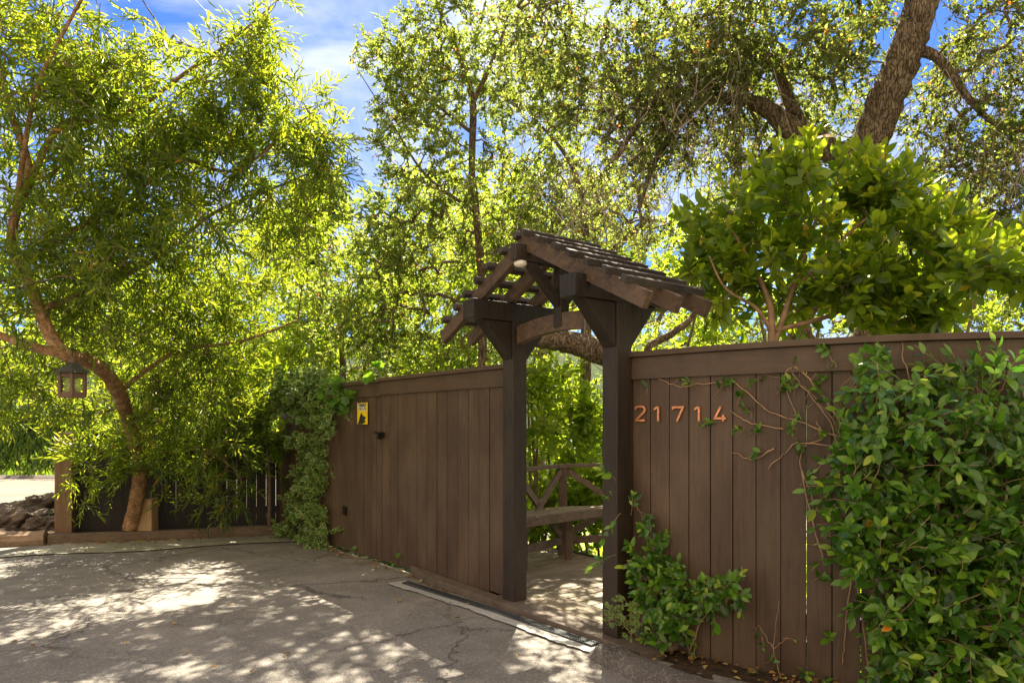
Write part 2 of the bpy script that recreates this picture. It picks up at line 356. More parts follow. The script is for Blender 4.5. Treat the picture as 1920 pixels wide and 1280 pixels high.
def leaves_object(name, m, kind, pos, dirs, size, parent, rnd=None, normal_bias=None, roll=.9, widthk=1., kindtag=None):
    tv, tf, rim = leaf_shape(kind); n = len(pos)
    d = dirs/(np.linalg.norm(dirs, axis=1)[:, None]+1e-9)
    nb = np.array([0, 0, 1.]) if normal_bias is None else normal_bias
    nz_ = nb+rng.normal(size=(n, 3))*roll
    z = nz_-d*np.sum(nz_*d, 1)[:, None]; z /= np.linalg.norm(z, axis=1)[:, None]+1e-9
    x = np.cross(d, z)
    sz = np.broadcast_to(size, (n,))
    V = pos[:, None, :]+sz[:, None, None]*(tv[None, :, 0:1]*x[:, None, :]*widthk+tv[None, :, 1:2]*d[:, None, :]+tv[None, :, 2:3]*z[:, None, :])
    V = V.reshape(-1, 3)-np.array(parent.get('_w', (0, 0, 0)) if parent is not None else (0, 0, 0))
    k = len(tv); me = bpy.data.meshes.new(name)
    lens = np.array([len(q) for q in tf]); flat = np.concatenate([np.array(q) for q in tf])
    loops = (flat[None, :]+(np.arange(n)*k)[:, None]).ravel()
    starts = np.concatenate([[0], np.cumsum(np.tile(lens, n))[:-1]])
    me.vertices.add(len(V)); me.vertices.foreach_set('co', V.astype(np.float32).ravel())
    me.loops.add(len(loops)); me.loops.foreach_set('vertex_index', loops.astype(np.int32))
    me.polygons.add(len(starts)); me.polygons.foreach_set('loop_start', starts.astype(np.int32)); me.polygons.foreach_set('loop_total', np.tile(lens, n).astype(np.int32))
    me.polygons.foreach_set('use_smooth', np.ones(len(starts), bool))
    me.update(calc_edges=True); me.validate()
    if rnd is None: rnd = rng.random(n)
    a = me.attributes.new('rnd', 'FLOAT', 'POINT'); a.data.foreach_set('value', np.repeat(rnd, k).astype(np.float32))
    a = me.attributes.new('rim', 'FLOAT', 'POINT'); a.data.foreach_set('value', np.tile(rim, n).astype(np.float32))
    me.materials.append(m); o = bpy.data.objects.new(name, me); col.objects.link(o)
    if parent is not None: o.parent = parent
    return o
def unit(a): return a/(np.linalg.norm(a, axis=-1)[..., None]+1e-9)
def twig_leaves(org, dirs, length, k, ang, droop=.0, jitter=.25, opp=False):
    """leaf bases and directions along every twig"""
    T = len(org); dirs = unit(dirs); ref = unit(rng.normal(size=(T, 3))); s1 = unit(np.cross(dirs, ref)); s2 = np.cross(dirs, s1)
    i = np.arange(k); tt = (i+1)/k if not opp else (i//2+1)/(k/2)
    L_ = np.broadcast_to(length, (T,))[:, None]
    pos = org[:, None, :]+dirs[:, None, :]*(L_*tt[None, :])[..., None]
    pos[..., 2] -= droop*(L_*tt[None, :]**2)
    ga = i*2.4 if not opp else (i % 2)*math.pi+(i//2)*1.2
    ga = ga[None, :]+rng.random((T, 1))*6.28
    A = ang*(1-.55*tt[None, :]**3)+rng.normal(size=(T, k))*jitter*.6
    side = np.cos(ga)[..., None]*s1[:, None, :]+np.sin(ga)[..., None]*s2[:, None, :]
    ld = np.cos(A)[..., None]*dirs[:, None, :]+np.sin(A)[..., None]*side
    ld[..., 2] -= droop*.8
    return pos.reshape(-1, 3), unit(ld.reshape(-1, 3)), np.repeat(np.arange(T), k)
def smooth_path(pts, n):
    p = np.asarray(pts, float); m_ = len(p); t = np.linspace(0, m_-1, n); o = []
    for q in t:
        i = min(int(q), m_-2); f = q-i; a = p[max(i-1, 0)]; b = p[i]; c = p[i+1]; d = p[min(i+2, m_-1)]
        o.append(.5*((2*b)+(-a+c)*f+(2*a-5*b+4*c-d)*f*f+(-a+3*b-3*c+d)*f**3))
    return np.array(o)
def in_front(p, lim):      # keep foliage behind the fence line / out of the arbour unless it is high
    return p[:, 2] > 0
TW = {  # leaf kind, leaf size, per twig, twig length, angle
    'will': ('lance', .128, 12, .38, .72), 'oak': ('oak', .042, 11, .20, .9), 'under': ('oak', .062, 11, .28, .9),
    'shrub': ('broad', .122, 8, .20, .8), 'far': ('oak', .16, 10, .7, 1.), 'dist': ('oak', .40, 10, 1.8, 1.)}
def tree(name, label, cat, limbs, blobs, tw, mleaf, mbark, per_tip=3, group=None, reject=None, clump=.28, seg=10, up=.25, droop=.1, tipr=.0035, lsize=1., sides=10, crown='crown', trunk='trunk', per_cl=10, dry=None):
    limbs = [[np.array([*at(q[0], q[1], q[2]), q[3]]) if len(q) == 4 else np.array(q[1:]) for q in l] for l in limbs]
    root = thing(name, limbs[0][0][:3], label, cat, group)
    nodes = []; mb = MB()
    for l in limbs:
        n = max(8, len(l)*7); P = smooth_path(l, n); P[:, :3] += rng.normal(size=(n, 3))*P[:, 3:4]*.035
        P[0, :3] = l[0][:3]
        mb.tube(P[:, :3], P[:, 3], sides+4, True, rough=.035); nodes.append(P[:, :3])
    mb.build(trunk, mbark, root, smooth=True)
    nodes = np.vstack(nodes); tips = []
    for (u, v, Y, ru, rv, rY, n) in blobs:
        c = at(u, v, Y); rx = ru/F_*Y; rz = rv/F_*Y; nc = max(3, int(n/per_cl))
        q = unit(rng.normal(size=(nc, 3)))*(rng.random((nc, 1))**(1/2.4)); cc = c+q*np.array([rx, rY, rz])
        k = rng.integers(0, nc, n); tips.append(cc[k]+rng.normal(size=(n, 3))*clump*np.array([1, 1, .75]))
    tips = np.vstack(tips)
    keep = np.ones(len(tips), bool)
    s_, f_ = (tips-P0)@D2, (tips-P0)@N2
    # never in front of the fences at low height, nor inside the arbour
    keep &= ~((f_ > -.35) & (tips[:, 2] < 3.25) & (tips[:, 0] > -3.6) & (s_ > -5.5))
    keep &= ~((tips[:, 0] > .6) & (tips[:, 1] < fence_y(tips[:, 0])+.12) & (tips[:, 2] < 2.9))
    keep &= ~((s_ > -.8) & (s_ < 2.) & (f_ > -.95) & (tips[:, 2] < 3.3))
    if reject is not None:
        uu = U0+F_*tips[:, 0]/np.maximum(tips[:, 1], .1); vv = V0-F_*(tips[:, 2]-CAMZ)/np.maximum(tips[:, 1], .1)
        keep &= ~reject(uu, vv, tips)
    tips = tips[keep]
    # join every tip to its nearest node, near ones first
    dm = np.min(np.linalg.norm(tips[:, None, :]-nodes[None, ::3, :], axis=2), axis=1) if len(tips)*len(nodes) < 4e7 else np.linalg.norm(tips-nodes.mean(0), axis=1)
    tips = tips[np.argsort(dm)]
    cap = len(nodes)+len(tips)*3; NP = np.zeros((cap, 3)); NP[:len(nodes)] = nodes; cnt = len(nodes)
    par = np.full(cap, -1); dirs = np.zeros((len(tips), 3)); load = np.zeros(cap); segs = []
    for i, tp in enumerate(tips):
        dd = NP[:cnt]-tp; d2 = np.einsum('ij,ij->i', dd, dd); j = int(np.argmin(d2)); a = NP[j]; l = math.sqrt(d2[j])+1e-6
        wob = rng.normal(size=(2, 3))*l*.10; m1 = a+(tp-a)*.36+wob[0]+np.array([0, 0, l*.07]); m2 = a+(tp-a)*.70+wob[1]+np.array([0, 0, l*.05])
        for q, pp in ((m1, j), (m2, cnt), (tp, cnt+1)): NP[cnt] = q; par[cnt] = pp if q is m1 else cnt-1; cnt += 1
        dirs[i] = (tp-m2)/(np.linalg.norm(tp-m2)+1e-6); load[cnt-1] = 1
        segs.append((j, cnt-3, cnt-2, cnt-1))
    for i in range(cnt-1, len(nodes)-1, -1):
        if par[i] >= 0: load[par[i]] += load[i]
    rr = tipr*np.maximum(load, 1)**.42
    bb = MB()
    for (a, b, c, d) in segs:
        bb.tube(NP[[a, b, c, d]], [min(rr[b]*1.15, rr[a] if a >= len(nodes) else 9), rr[b], rr[c], rr[d]], 4 if rr[b] < .012 else 6, False)
    kind, size, k, tl, ang = TW[tw]
    T = np.repeat(tips, per_tip, 0); Dd = np.repeat(dirs, per_tip, 0)
    Dd = unit(Dd*.7+rng.normal(size=T.shape)*.62+np.array([0, 0, up]))
    lenn = tl*lsize*rng.uniform(.65, 1.25, len(T))
    T0 = T-Dd*lenn[:, None]*.15
    for a, b in zip(T0[::1], (T0+Dd*lenn[:, None]-np.array([0, 0, 1])*(droop*lenn)[:, None])):
        bb.tube([a, b], [tipr*.75, tipr*.35], 3, False)
    pos, ld, ti = twig_leaves(T0, Dd, lenn, k, ang, droop)
    clr = np.clip(rng.normal(.5, .22, len(pos))+np.repeat(rng.normal(0, .12, len(tips)), per_tip)[ti], 0, .97)
    o_ = rng.random(len(pos)) < .012; clr[o_] = 1
    sz = size*lsize*rng.uniform(.65, 1.2, len(pos))
    keep = np.ones(len(pos), bool)
    s_, f_ = (pos-P0)@D2, (pos-P0)@N2
    keep &= ~((s_ > -.75) & (s_ < 1.95) & (f_ > -.7) & (pos[:, 2] < 3.05))
    leaves_object(crown, mleaf, kind, pos[keep], ld[keep], sz[keep], root, clr[keep])
    bb.build('branches', M_twig, root, smooth=True)
    if dry:
        dm_ = MB()
        for (u, v, Y, ru, rv, rY, n) in dry:
            for q in range(n):
                a = at(u, v, Y)+rng.normal(size=3)*np.array([ru/F_*Y, rY, rv/F_*Y])*.5; l = rng.uniform(.25, .8); d = unit(rng.normal(size=3)*.6+np.array([0, 0, -.8])); e = rng.normal(size=3)*.25
                P = [a, a+d*l*.35+e*l*.2, a+d*l*.7+e*l*.1, a+d*l+e*l*.5]; dm_.tube(P, [.004, .0035, .0028, .0018], 3, False)
                for r_ in (1, 2): dm_.tube([P[r_], P[r_]+unit(d+rng.normal(size=3)*.8)*l*.35], [.0025, .0015], 3, False)
        dm_.build('dry_twigs', M_dry, root)
    print(name, 'tips', len(tips), 'leaves', int(keep.sum()))
    return root
# ------------------------------------------------------------------ ground
def terrain(x, y):
    z = gh(x, y)-.03
    s_, f_ = (x-P0[0])*D2[0]+(y-P0[1])*D2[1], (x-P0[0])*N2[0]+(y-P0[1])*N2[1]
    drop = np.clip((-f_-.6)/3.5, 0, 1)*np.clip((x+2.6+.0*y)/2.0, 0, 1); drop = drop*drop*(3-2*drop)
    z = z-drop*1.5
    z = np.where(y > 12, z*.0+np.minimum(z, -.33)+0., z)
    bank = np.clip((y-26.5)/6, 0, 1)
    z = z+bank*bank*(3-2*bank)*2.4+np.clip(y-31, 0, 400)*.17*(1+.15*vnoise(x, y, .05, 3))
    return z
xs = np.concatenate([np.linspace(-160, -20, 16), np.linspace(-18, 12, 121), np.linspace(14, 160, 16)])
ys = np.concatenate([np.linspace(-40, -4, 6), np.linspace(-3, 34, 149), np.linspace(37, 260, 30)])
X, Y = np.meshgrid(xs, ys); Z = terrain(X, Y)+np.where(Y > 26, .12, .02)*vnoise(X, Y, 1.3, 1)
grid('ground', M_hill, X, Y, Z)
def kerb_y(x): return 9.25+(x+6.3)*(.95/2.8)
def ymax(x):
    fl = P0[1]-.799*(x-P0[0])/.602+.02
    y = np.minimum(kerb_y(x)+.03, fl)
    y = np.where(x > .80, np.minimum(fence_y(x)-.30, y+50), y)
    y = np.where((x > .62) & (x <= .80), 4.62, y)
    return np.where(x <= .62, np.minimum(y, np.minimum(kerb_y(x)+.03, fl)), y)
xx = np.unique(np.concatenate([np.linspace(-14, 5.2, 190), [.62, .621, .80, .801]])); tt = np.linspace(0, 1, 90)
X = np.repeat(xx[None, :], len(tt), 0); YM = ymax(xx)[None, :]; Y = -5+(YM+5)*tt[:, None]
grid('driveway', M_asph, X, Y, gh(X, Y)+.008*vnoise(X, Y, 1.1, 5)+.004)
# concrete apron by the kerb
def apron_front(x): return kerb_y(x)-np.interp(x, [-6.2, -3.2], [1.25, .95])+.06*np.sin(x*3)
xx = np.linspace(-6.15, -2.75, 60); tt = np.linspace(0, 1, 14); X = np.repeat(xx[None, :], len(tt), 0)
fl = P0[1]-.799*(xx-P0[0])/.602
y0 = apron_front(xx); y1 = np.minimum(kerb_y(xx)-.09, fl-.03); y0 = np.minimum(y0, y1-.02); Y = y0+(y1-y0)*tt[:, None]
X = X+.10*(1-tt[:, None])*np.sin(xx*5)[None, :]*.3
grid('concrete_apron', M_conc, X, Y, gh(X, Y)+.008*vnoise(X, Y, 1.1, 5)+.018)
# the road behind the dark fence
xx = np.linspace(-60, 30, 160); tt = np.linspace(0, 1, 30); X = np.repeat(xx[None, :], len(tt), 0)
y0 = 12.9+.35*(xx+9)*.6*(xx > -40); y0 = np.clip(y0, 6, 16.5); y1 = 25.2+0*xx; Y = y0+(y1-y0)*tt[:, None]
grid('road', M_road, X, Y, terrain(X, Y)+.05+.03*np.sin(tt[:, None]*3.1)+0*X)
xx = np.linspace(-60, 30, 160); tt = np.linspace(0, 1, 5); X = np.repeat(xx[None, :], 5, 0); Y = 25.25+.55*tt[:, None]+0*X
Z = terrain(X, Y)+.05+np.array([0, .12, .13, .12, .0])[:, None]
grid('road_kerb', M_berm, X, Y, Z, label='dark asphalt kerb along the far side of the sunlit road', cat='kerb')
# soil beds
xx = np.linspace(.74, 4.8, 80); tt = np.linspace(0, 1, 10); X = np.repeat(xx[None, :], 10, 0); Y = fence_y(xx)-.46+.50*tt[:, None]
grid('soil_bed', M_soil, X, Y, -.045+.02*vnoise(X, Y, 6, 2)+.0*X)
xx = np.linspace(-9.5, -3.2, 120); tt = np.linspace(0, 1, 24); X = np.repeat(xx[None, :], 24, 0); Y = kerb_y(xx)+.06+(1.6*tt[:, None])
grid('planting_bed', M_soil, X, Y, gh(X, Y)+.10+.05*vnoise(X, Y, 3, 2))
# coarse asphalt berm with broken end
nu, nv = 110, 26; tu = np.linspace(0, 1, nu); tv = np.linspace(0, 1, nv)
outer = smooth_path([(.47, 4.53), (.56, 4.33), (.74, 4.02), (1.15, 3.52), (1.8, 3.1), (2.8, 2.92), (3.8, 2.9)], nu)
inner = smooth_path([(.66, 4.63), (.80, 4.50), (.98, 4.22), (1.38, 3.78), (1.95, 3.45), (2.85, 3.25), (3.8, 3.22)], nu)
P = outer[:, None, :]*(1-tv[None, :, None])+inner[:, None, :]*tv[None, :, None]
hh = np.clip(np.sin(np.clip(tv, 0, 1)*math.pi), 0, 1)**.45
endf = np.clip(tu*8, 0, 1)**.5
Zb = gh(P[..., 0], P[..., 1])-.02+.105*hh[None, :]*endf[:, None]+(.020*vnoise(P[..., 0], P[..., 1], 18, 4)+.011*vnoise(P[..., 0], P[..., 1], 60, 8))*hh[None, :]*np.interp(tu, [0, .22, .3], [1.5, 1.2, .25])[:, None]
o = grid('asphalt_berm', M_berm, P[..., 0], P[..., 1], Zb, kind=None)
tag(o, 'rough raised asphalt kerb with a broken lump at the end of the drain', 'kerb')
# ------------------------------------------------------------------ timber kerb, log, posts, dark fence at the left
def wv(x, y, z): return np.array([x, y, z])
ka = np.array([-6.28, kerb_y(-6.28), 0]); kb = np.array([-3.42, kerb_y(-3.42), 0]); ku = (kb-ka)/np.linalg.norm(kb-ka); kn = np.array([ku[1], -ku[0], 0])
mb = MB()
m1 = ka+(kb-ka)*.66
for a, b, dz in ((ka, m1-ku*.003, 0), (m1+ku*.003, kb, .012)):
    za = gh(0, a[1]); zb = gh(0, b[1]); mb.bar(a+UP*(za+.06+dz), b+UP*(zb+.06+dz), .14, .15)
tag(mb.build('timber_kerb', M_curb, base=ka, bevel=.008), 'long low brown timber kerb behind the pale concrete strip', 'timber kerb')
mb = MB(); la = ka-ku*.03-kn*-.02; lb = la-ku*3.2
n = 14; pts = [la+(lb-la)*i/(n-1)+UP*(gh(0, 9)+.07)+rng.normal(size=3)*.008 for i in range(n)]
mb.tube(pts, .125, 10, True, rough=.06); tag(mb.build('landscape_log', M_log, base=la), 'split reddish log edging the drive at the left end of the timber kerb', 'log')
# big square post
pb = at(122, 1000, 9.55); zb = gh(0, 9.6)
mb = MB(); mb.box((pb[0], 9.55, zb+.76), (ku, -kn, UP), (.105, .09, .76)); tag(mb.build('square_post', M_post, base=(pb[0], 9.55, zb), bevel=.01), 'tall square brown timber post at the left end of the dark fence', 'post')
# stump post
pb2 = at(275, 990, 9.75); mb = MB(); zb = gh(0, 9.7)+.05
q = [(-.14, -.10), (.14, -.10), (.14, .10), (-.14, .10)]; vs = [(pb2[0]+x, 9.72+y, zb) for x, y in q]+[(pb2[0]+x*.9+.01, 9.72+y*.9, zb+.53-(.02 if x < 0 else -.01)) for x, y in q]
mb.add(vs, [(3, 2, 1, 0), (4, 5, 6, 7), (0, 1, 5, 4), (1, 2, 6, 5), (2, 3, 7, 6), (3, 0, 4, 7)]); tag(mb.build('stump_post', M_stump, base=(pb2[0], 9.72, zb), bevel=.015), 'short pale timber stump beside the foot of the leaning tree', 'post')
# dark fence
fa = np.array([at(138, 900, 9.85)[0], 9.72, 0]); fb = G(-6.0, -.05); fd = fb-fa; fl_ = np.linalg.norm(fd); fd = fd/fl_; fn = np.array([fd[1], -fd[0], 0])
root = thing('dark_fence', fa+UP*gh(0, 9.8), 'low black board fence behind the leaning tree at the left', 'fence')
mb = MB(); x = 0
while x < fl_-.02:
    wd = min(.14, fl_-x); c = fa+fd*(x+wd/2); g0 = gh(0, c[1]); top = 1.32+random.uniform(-.012, .012)
    mb.box(c+UP*((g0+top)/2)+fn*random.uniform(-.003, .003), (fd, fn, UP), ((wd-random.uniform(.001, .005))/2, .011, (top-g0)/2)); x += .14
mb.build('board_panel', M_blackf, root)
mb = MB()
for z in (.15, 1.1): mb = MB(); mb.bar(fa-fn*.04+UP*z, fb-fn*.04+UP*z, .05, .09); mb.build('rail', M_blackf, root)
# rocks at the left beside the road
def rock(p, r, seed, label, sq=(1, .8, .55)):
    import bmesh
    bm = bmesh.new(); bmesh.ops.create_icosphere(bm, subdivisions=5, radius=1); rs = np.random.default_rng(seed); ph = rs.random(6)*6
    for vv in bm.verts:
        c = vv.co; k = 1+.20*math.sin(3*c.x+ph[0])*math.cos(2.7*c.y+ph[1])+.12*math.sin(6*c.z+ph[2]+3*c.x)+.09*math.sin(11*c.y+ph[3]+5*c.z+2*math.sin(7*c.x))+.07*math.sin(19*c.x+ph[4]+2*math.sin(9*c.y))*math.sin(17*c.z)+.03*rs.normal()
        vv.co = Vector((c.x*r*sq[0]*k, c.y*r*sq[1]*k, c.z*r*sq[2]*k))
    me = bpy.data.meshes.new('rock'); bm.to_mesh(me); bm.free(); me.materials.append(M_rock); me.polygons.foreach_set('use_smooth', [True]*len(me.polygons))
    o = bpy.data.objects.new('rock', me); col.objects.link(o); o.location = [float(q) for q in p]; o.rotation_euler = (0, 0, rs.random()*6); tag(o, label, 'rock')
rock(at(25, 978, 10.7), .55, 1, 'largest grey brown rock behind the split log at the left edge', (1.2, .8, .5))
rock(at(85, 955, 11.3), .5, 2, 'rounded rock against the tall square post, nearest the road', (1.1, .8, .55))
rock(at(88, 985, 10.2), .26, 3, 'small rock between the split log and the tall square post')
# ------------------------------------------------------------------ fences beside the gate
ZT = 1.985
def panel(mb, us, f, z0f, top, gap=(.006, .011), th=.011, svals=None):
    ss = svals if svals is not None else [s_of_u(u, f) for u in us]
    for a, b in zip(ss[:-1], ss[1:]):
        g = random.uniform(*gap); c = (a+b)/2; zz = z0f(c); df = random.uniform(-.003, .003)
        mb.box(G(c, f-th+df, (zz+top)/2), (D2, N2, UP), ((b-a-g)/2, th, (top-zz)/2))
        if b < ss[-1]-.01: mb.box(G(b, f-2*th-.018, (zz+top)/2+.01), (D2, N2, UP), (.016, .004, (top-zz)/2-.015), 0)  # strip added behind each seam to block light from the back
def zfence(s): return float(gh(0, G(s, 0)[1]))+.035
# fixed panel
rootA = thing('board_fence', G(-4.5, 0, zfence(-4.5)), 'brown board fence section carrying the yellow sign, partly under variegated ivy', 'fence')
sj = s_of_u(717)
sv = [-6.02]
while sv[-1] < s_of_u(634)-.2: sv.append(sv[-1]+.15)
sv += [s_of_u(u) for u in (634, 654.5, 669, 681.5, 697, 705.5)]+[sj-.020]
mb = MB(); panel(mb, None, 0, zfence, ZT-.03, svals=sv); mb.build('board_panel', M_fence, rootA, bevel=.002)
ztA = ZT-.005
mb = MB(); a, b = -6.04, sj-.012
mb.bar(G(a, .014, ztA-.115), G(b, .014, ztA-.115), .022, .15, tint=.55); mb.build('trim_board', M_trim, rootA, bevel=.003)
mb = MB(); mb.bar(G(a, .0, ztA-.02), G(b, .0, ztA-.02), .12, .038, tint=.6); mb.build('cap_rail', M_trim, rootA, bevel=.004)
mb = MB()
for z in (.3, 1.0, 1.7): mb = MB(); mb.bar(G(-6.0, -.066, z), G(sj-.03, -.066, z), .04, .09); mb.build('rail', M_fence, rootA)
# wide gate leaf
rootB = thing('board_gate', G(-1., 0, .05), 'wide closed brown board gate between the latch and the arbour post', 'gate')
us = (733, 748, 766, 784, 802.5, 821, 839.6, 860, 880, 900, 920)
se = -.075
sv = [sj+.022]+[s_of_u(u) for u in us]+[se]
def zgate(s): return float(np.interp(s, [-3, -2.4, -1.3, -.1], [-.075, -.07, -.045, .012]))
mb = MB(); panel(mb, None, .012, zgate, ZT-.03, svals=sv); mb.build('board_panel', M_fence, rootB, bevel=.002)
mb = MB(); mb.bar(G(sj+.01, .026, ZT-.11), G(se, .026, ZT-.11), .022, .15, tint=.6); mb.build('trim_board', M_trim, rootB, bevel=.003)
mb = MB(); mb.bar(G(sj+.008, .01, ZT-.015), G(se, .01, ZT-.015), .12, .038, tint=.7); mb.build('cap_rail', M_trim, rootB, bevel=.004)
mb = MB()
for z in (.25, 1.65): mb = MB(); mb.bar(G(sj+.03, -.052, z), G(se, -.052, z), .035, .09); mb.build('rail', M_fence, rootB)
zl = at(724, 815, G(sj, .03)[1])[2]; lat = MB()
lat.box(G(sj+.03, .032, zl), (D2, N2, UP), (.035, .006, .022)); lat.bar(G(sj-.045, .045, zl+.02), G(sj+.05, .045, zl+.005), .010, .014)
lat.bar(G(sj-.02, .045, zl-.02), G(sj+.03, .052, zl-.02), .012, .012); lat.box(G(sj+.045, .05, zl-.004), (D2, N2, UP), (.012, .014, .026))
[lat.v.__setitem__(i_, (np.array(v_)-G(sj, .04, zl))*1.5+G(sj, .052, zl)) for i_, v_ in enumerate(lat.v)]; lat.build('latch', M_black, rootB, bevel=.002)
# cover plates
root = thing('cover_plate', G(s_of_u(649), .02, at(649, 952, 8.8)[2]), 'small black plate low on the brown board fence below the yellow sign', 'plate')
mb = MB()
c0 = np.array(root['_w'])
for dx in (-.032, .022): mb.box(c0+D2*dx-UP*dx*.1+N2*.003, (D2, N2, UP), (.020, .006, .055), .2)
mb.build('plate', M_black, root, bevel=.003)
mb = MB(); mb.box(c0-D2*.005+N2*.010, (D2, N2, UP), (.005, .004, .035), .2); mb.build('slot', M_chan, root)
# ------------------------------------------------------------------ dog sign
fS = .012; cu = 680; ss = s_of_u(cu, fS); yS = G(ss, fS)[1]; zt = at(cu, 754.5, yS)[2]; zb = at(cu, 795, yS)[2]; hw = (s_of_u(689.5, fS)-s_of_u(670.5, fS))/2
root = thing('warning_sign', G(ss, fS, zb), 'small yellow sign reading Beware of DOG with a black dog head', 'sign')
H = zt-zb
def SP(a, b, f): return G(ss+a*hw, fS+f, zb+b*H)
mb = MB(); mb.box(G(ss, fS+.003, (zt+zb)/2), (D2, N2, UP), (hw, .003, H/2)); mb.build('panel', M_yel, root, bevel=.001)
def flat(poly, f, th=.0012): 
    mb = MB(); mb.prism([SP(a, b, f) for a, b in poly], N2*th); return mb
flat([(-.84, .97), (.80, .96), (.80, .62), (.62, .60), (.48, .50), (.46, .60), (-.62, .64), (-.86, .78)], .0065).build('speech_panel', M_cream, root)
flat([(-.86, .01), (-.60, .20), (-.38, .42), (-.18, .53), (-.08, .50), (.05, .44), (.22, .385), (.40, .36), (.62, .355), (.70, .32), (.62, .24), (.40, .185), (.46, .17), (.66, .15), (.60, .08), (.30, .06), (.14, .01)], .0067).build('dog_silhouette', M_ink, root)
def text_obj(txt, size, origin, ux, uy, uz, m, name, parent, th=.0006, align='CENTER', shear=0.):
    cu_ = bpy.data.curves.new(name, 'FONT'); cu_.body = txt; cu_.size = size; cu_.extrude = th; cu_.align_x = align; cu_.shear = shear
    tmp = bpy.data.objects.new('tmp', cu_); col.objects.link(tmp); dg = bpy.context.evaluated_depsgraph_get()
    me = bpy.data.meshes.new_from_object(tmp.evaluated_get(dg)); bpy.data.objects.remove(tmp)
    M = Matrix.Identity(4)
    for i in range(3): M[i][0] = ux[i]; M[i][1] = uy[i]; M[i][2] = uz[i]; M[i][3] = origin[i]-np.array(parent['_w'])[i]
    me.transform(M); me.materials.clear(); me.materials.append(m); o = bpy.data.objects.new(name, me); col.objects.link(o); o.parent = parent; return o
text_obj('Beware', hw*.50, SP(0, .82, .0085), D2, UP*1.25, N2, M_ink, 'lettering', root, shear=.2)
text_obj('of', hw*.42, SP(-.52, .67, .0085), D2, UP*1.1, N2, M_ink, 'lettering', root, shear=.2)
text_obj('DOG', hw*.52, SP(.22, .655, .0085), D2, UP*1.3, N2, M_ink, 'lettering', root)
mb = MB(); mb.tube([SP(-.1, 1., .003), SP(.0, 1.10, .004), SP(.12, 1., .003)], .0015, 4); mb.build('hanging_wire', M_twig, root)
# ------------------------------------------------------------------ curved fence on the right
rootR = thing('curved_fence', (1.7, 4.1, -.05), 'tall curved brown board fence right of the arbour with copper house numbers', 'fence')
bu = [1163, 1185, 1219, 1255, 1291.6, 1332, 1374, 1417.5, 1463.7, 1511.5, 1560, 1614, 1678, 1736, 1802.6, 1870.6]
bp = [np.array([*fence_at_u(u), 0]) for u in bu]
xq = bp[-1][0]
while xq < 4.4: xq += .15; bp.append(np.array([xq, float(fence_y(xq)), 0]))
mb = MB()
for i, (a, b) in enumerate(zip(bp[:-1], bp[1:])):
    d = b-a; l = np.linalg.norm(d); d /= l; n_ = np.array([d[1], -d[0], 0]); g = random.choice([.004, .005, .005, .007]); backed = random.random() < .72
    mb.box((a+b)/2-n_*(.011+random.uniform(-.002, .002))+UP*((ZT-.03-.07)/2), (d, n_, UP), ((l-g)/2, .011, (ZT-.03+.07)/2))
    if backed or i < 5: mb.box(b-n_*.038+UP*((ZT-.03-.07)/2), (d, n_, UP), (.016, .004, (ZT-.03+.05)/2), 0)  # added strip behind the seam keeps backlight from showing through
mb.build('board_panel', M_fence, rootR, bevel=.002)
px = np.linspace(bp[0][0], 4.3, 60); cp = np.stack([px, fence_y(px), 0*px], 1); T = unit(np.gradient(cp, axis=0)); Nn = np.stack([T[:, 1], -T[:, 0], 0*T[:, 0]], 1)
def sweep(name, m, f0, f1, z0, z1, root):
    vs = []; n = len(cp)
    for f, z in ((f0, z0), (f1, z0), (f1, z1), (f0, z1)): vs.append(cp+Nn*f+UP*z)
    V = np.vstack(vs); fs = [(k*n+i, k*n+i+1, ((k+1) % 4)*n+i+1, ((k+1) % 4)*n+i) for k in range(4) for i in range(n-1)]+[(0, n, 2*n, 3*n), (n-1, 4*n-1, 3*n-1, 2*n-1)]
    mb = MB(); mb.add(V, fs, .55); mb.build(name, m, root, bevel=.003)
sweep('trim_board', M_trim, .003, .026, ZT-.19, ZT-.037, rootR)
sweep('cap_rail', M_trim, -.07, .055, ZT-.035, ZT+.003, rootR)
sweep('rail', M_fence, -.065, -.026, .25, .34, rootR); sweep('rail', M_fence, -.065, -.026, 1.6, 1.69, rootR)
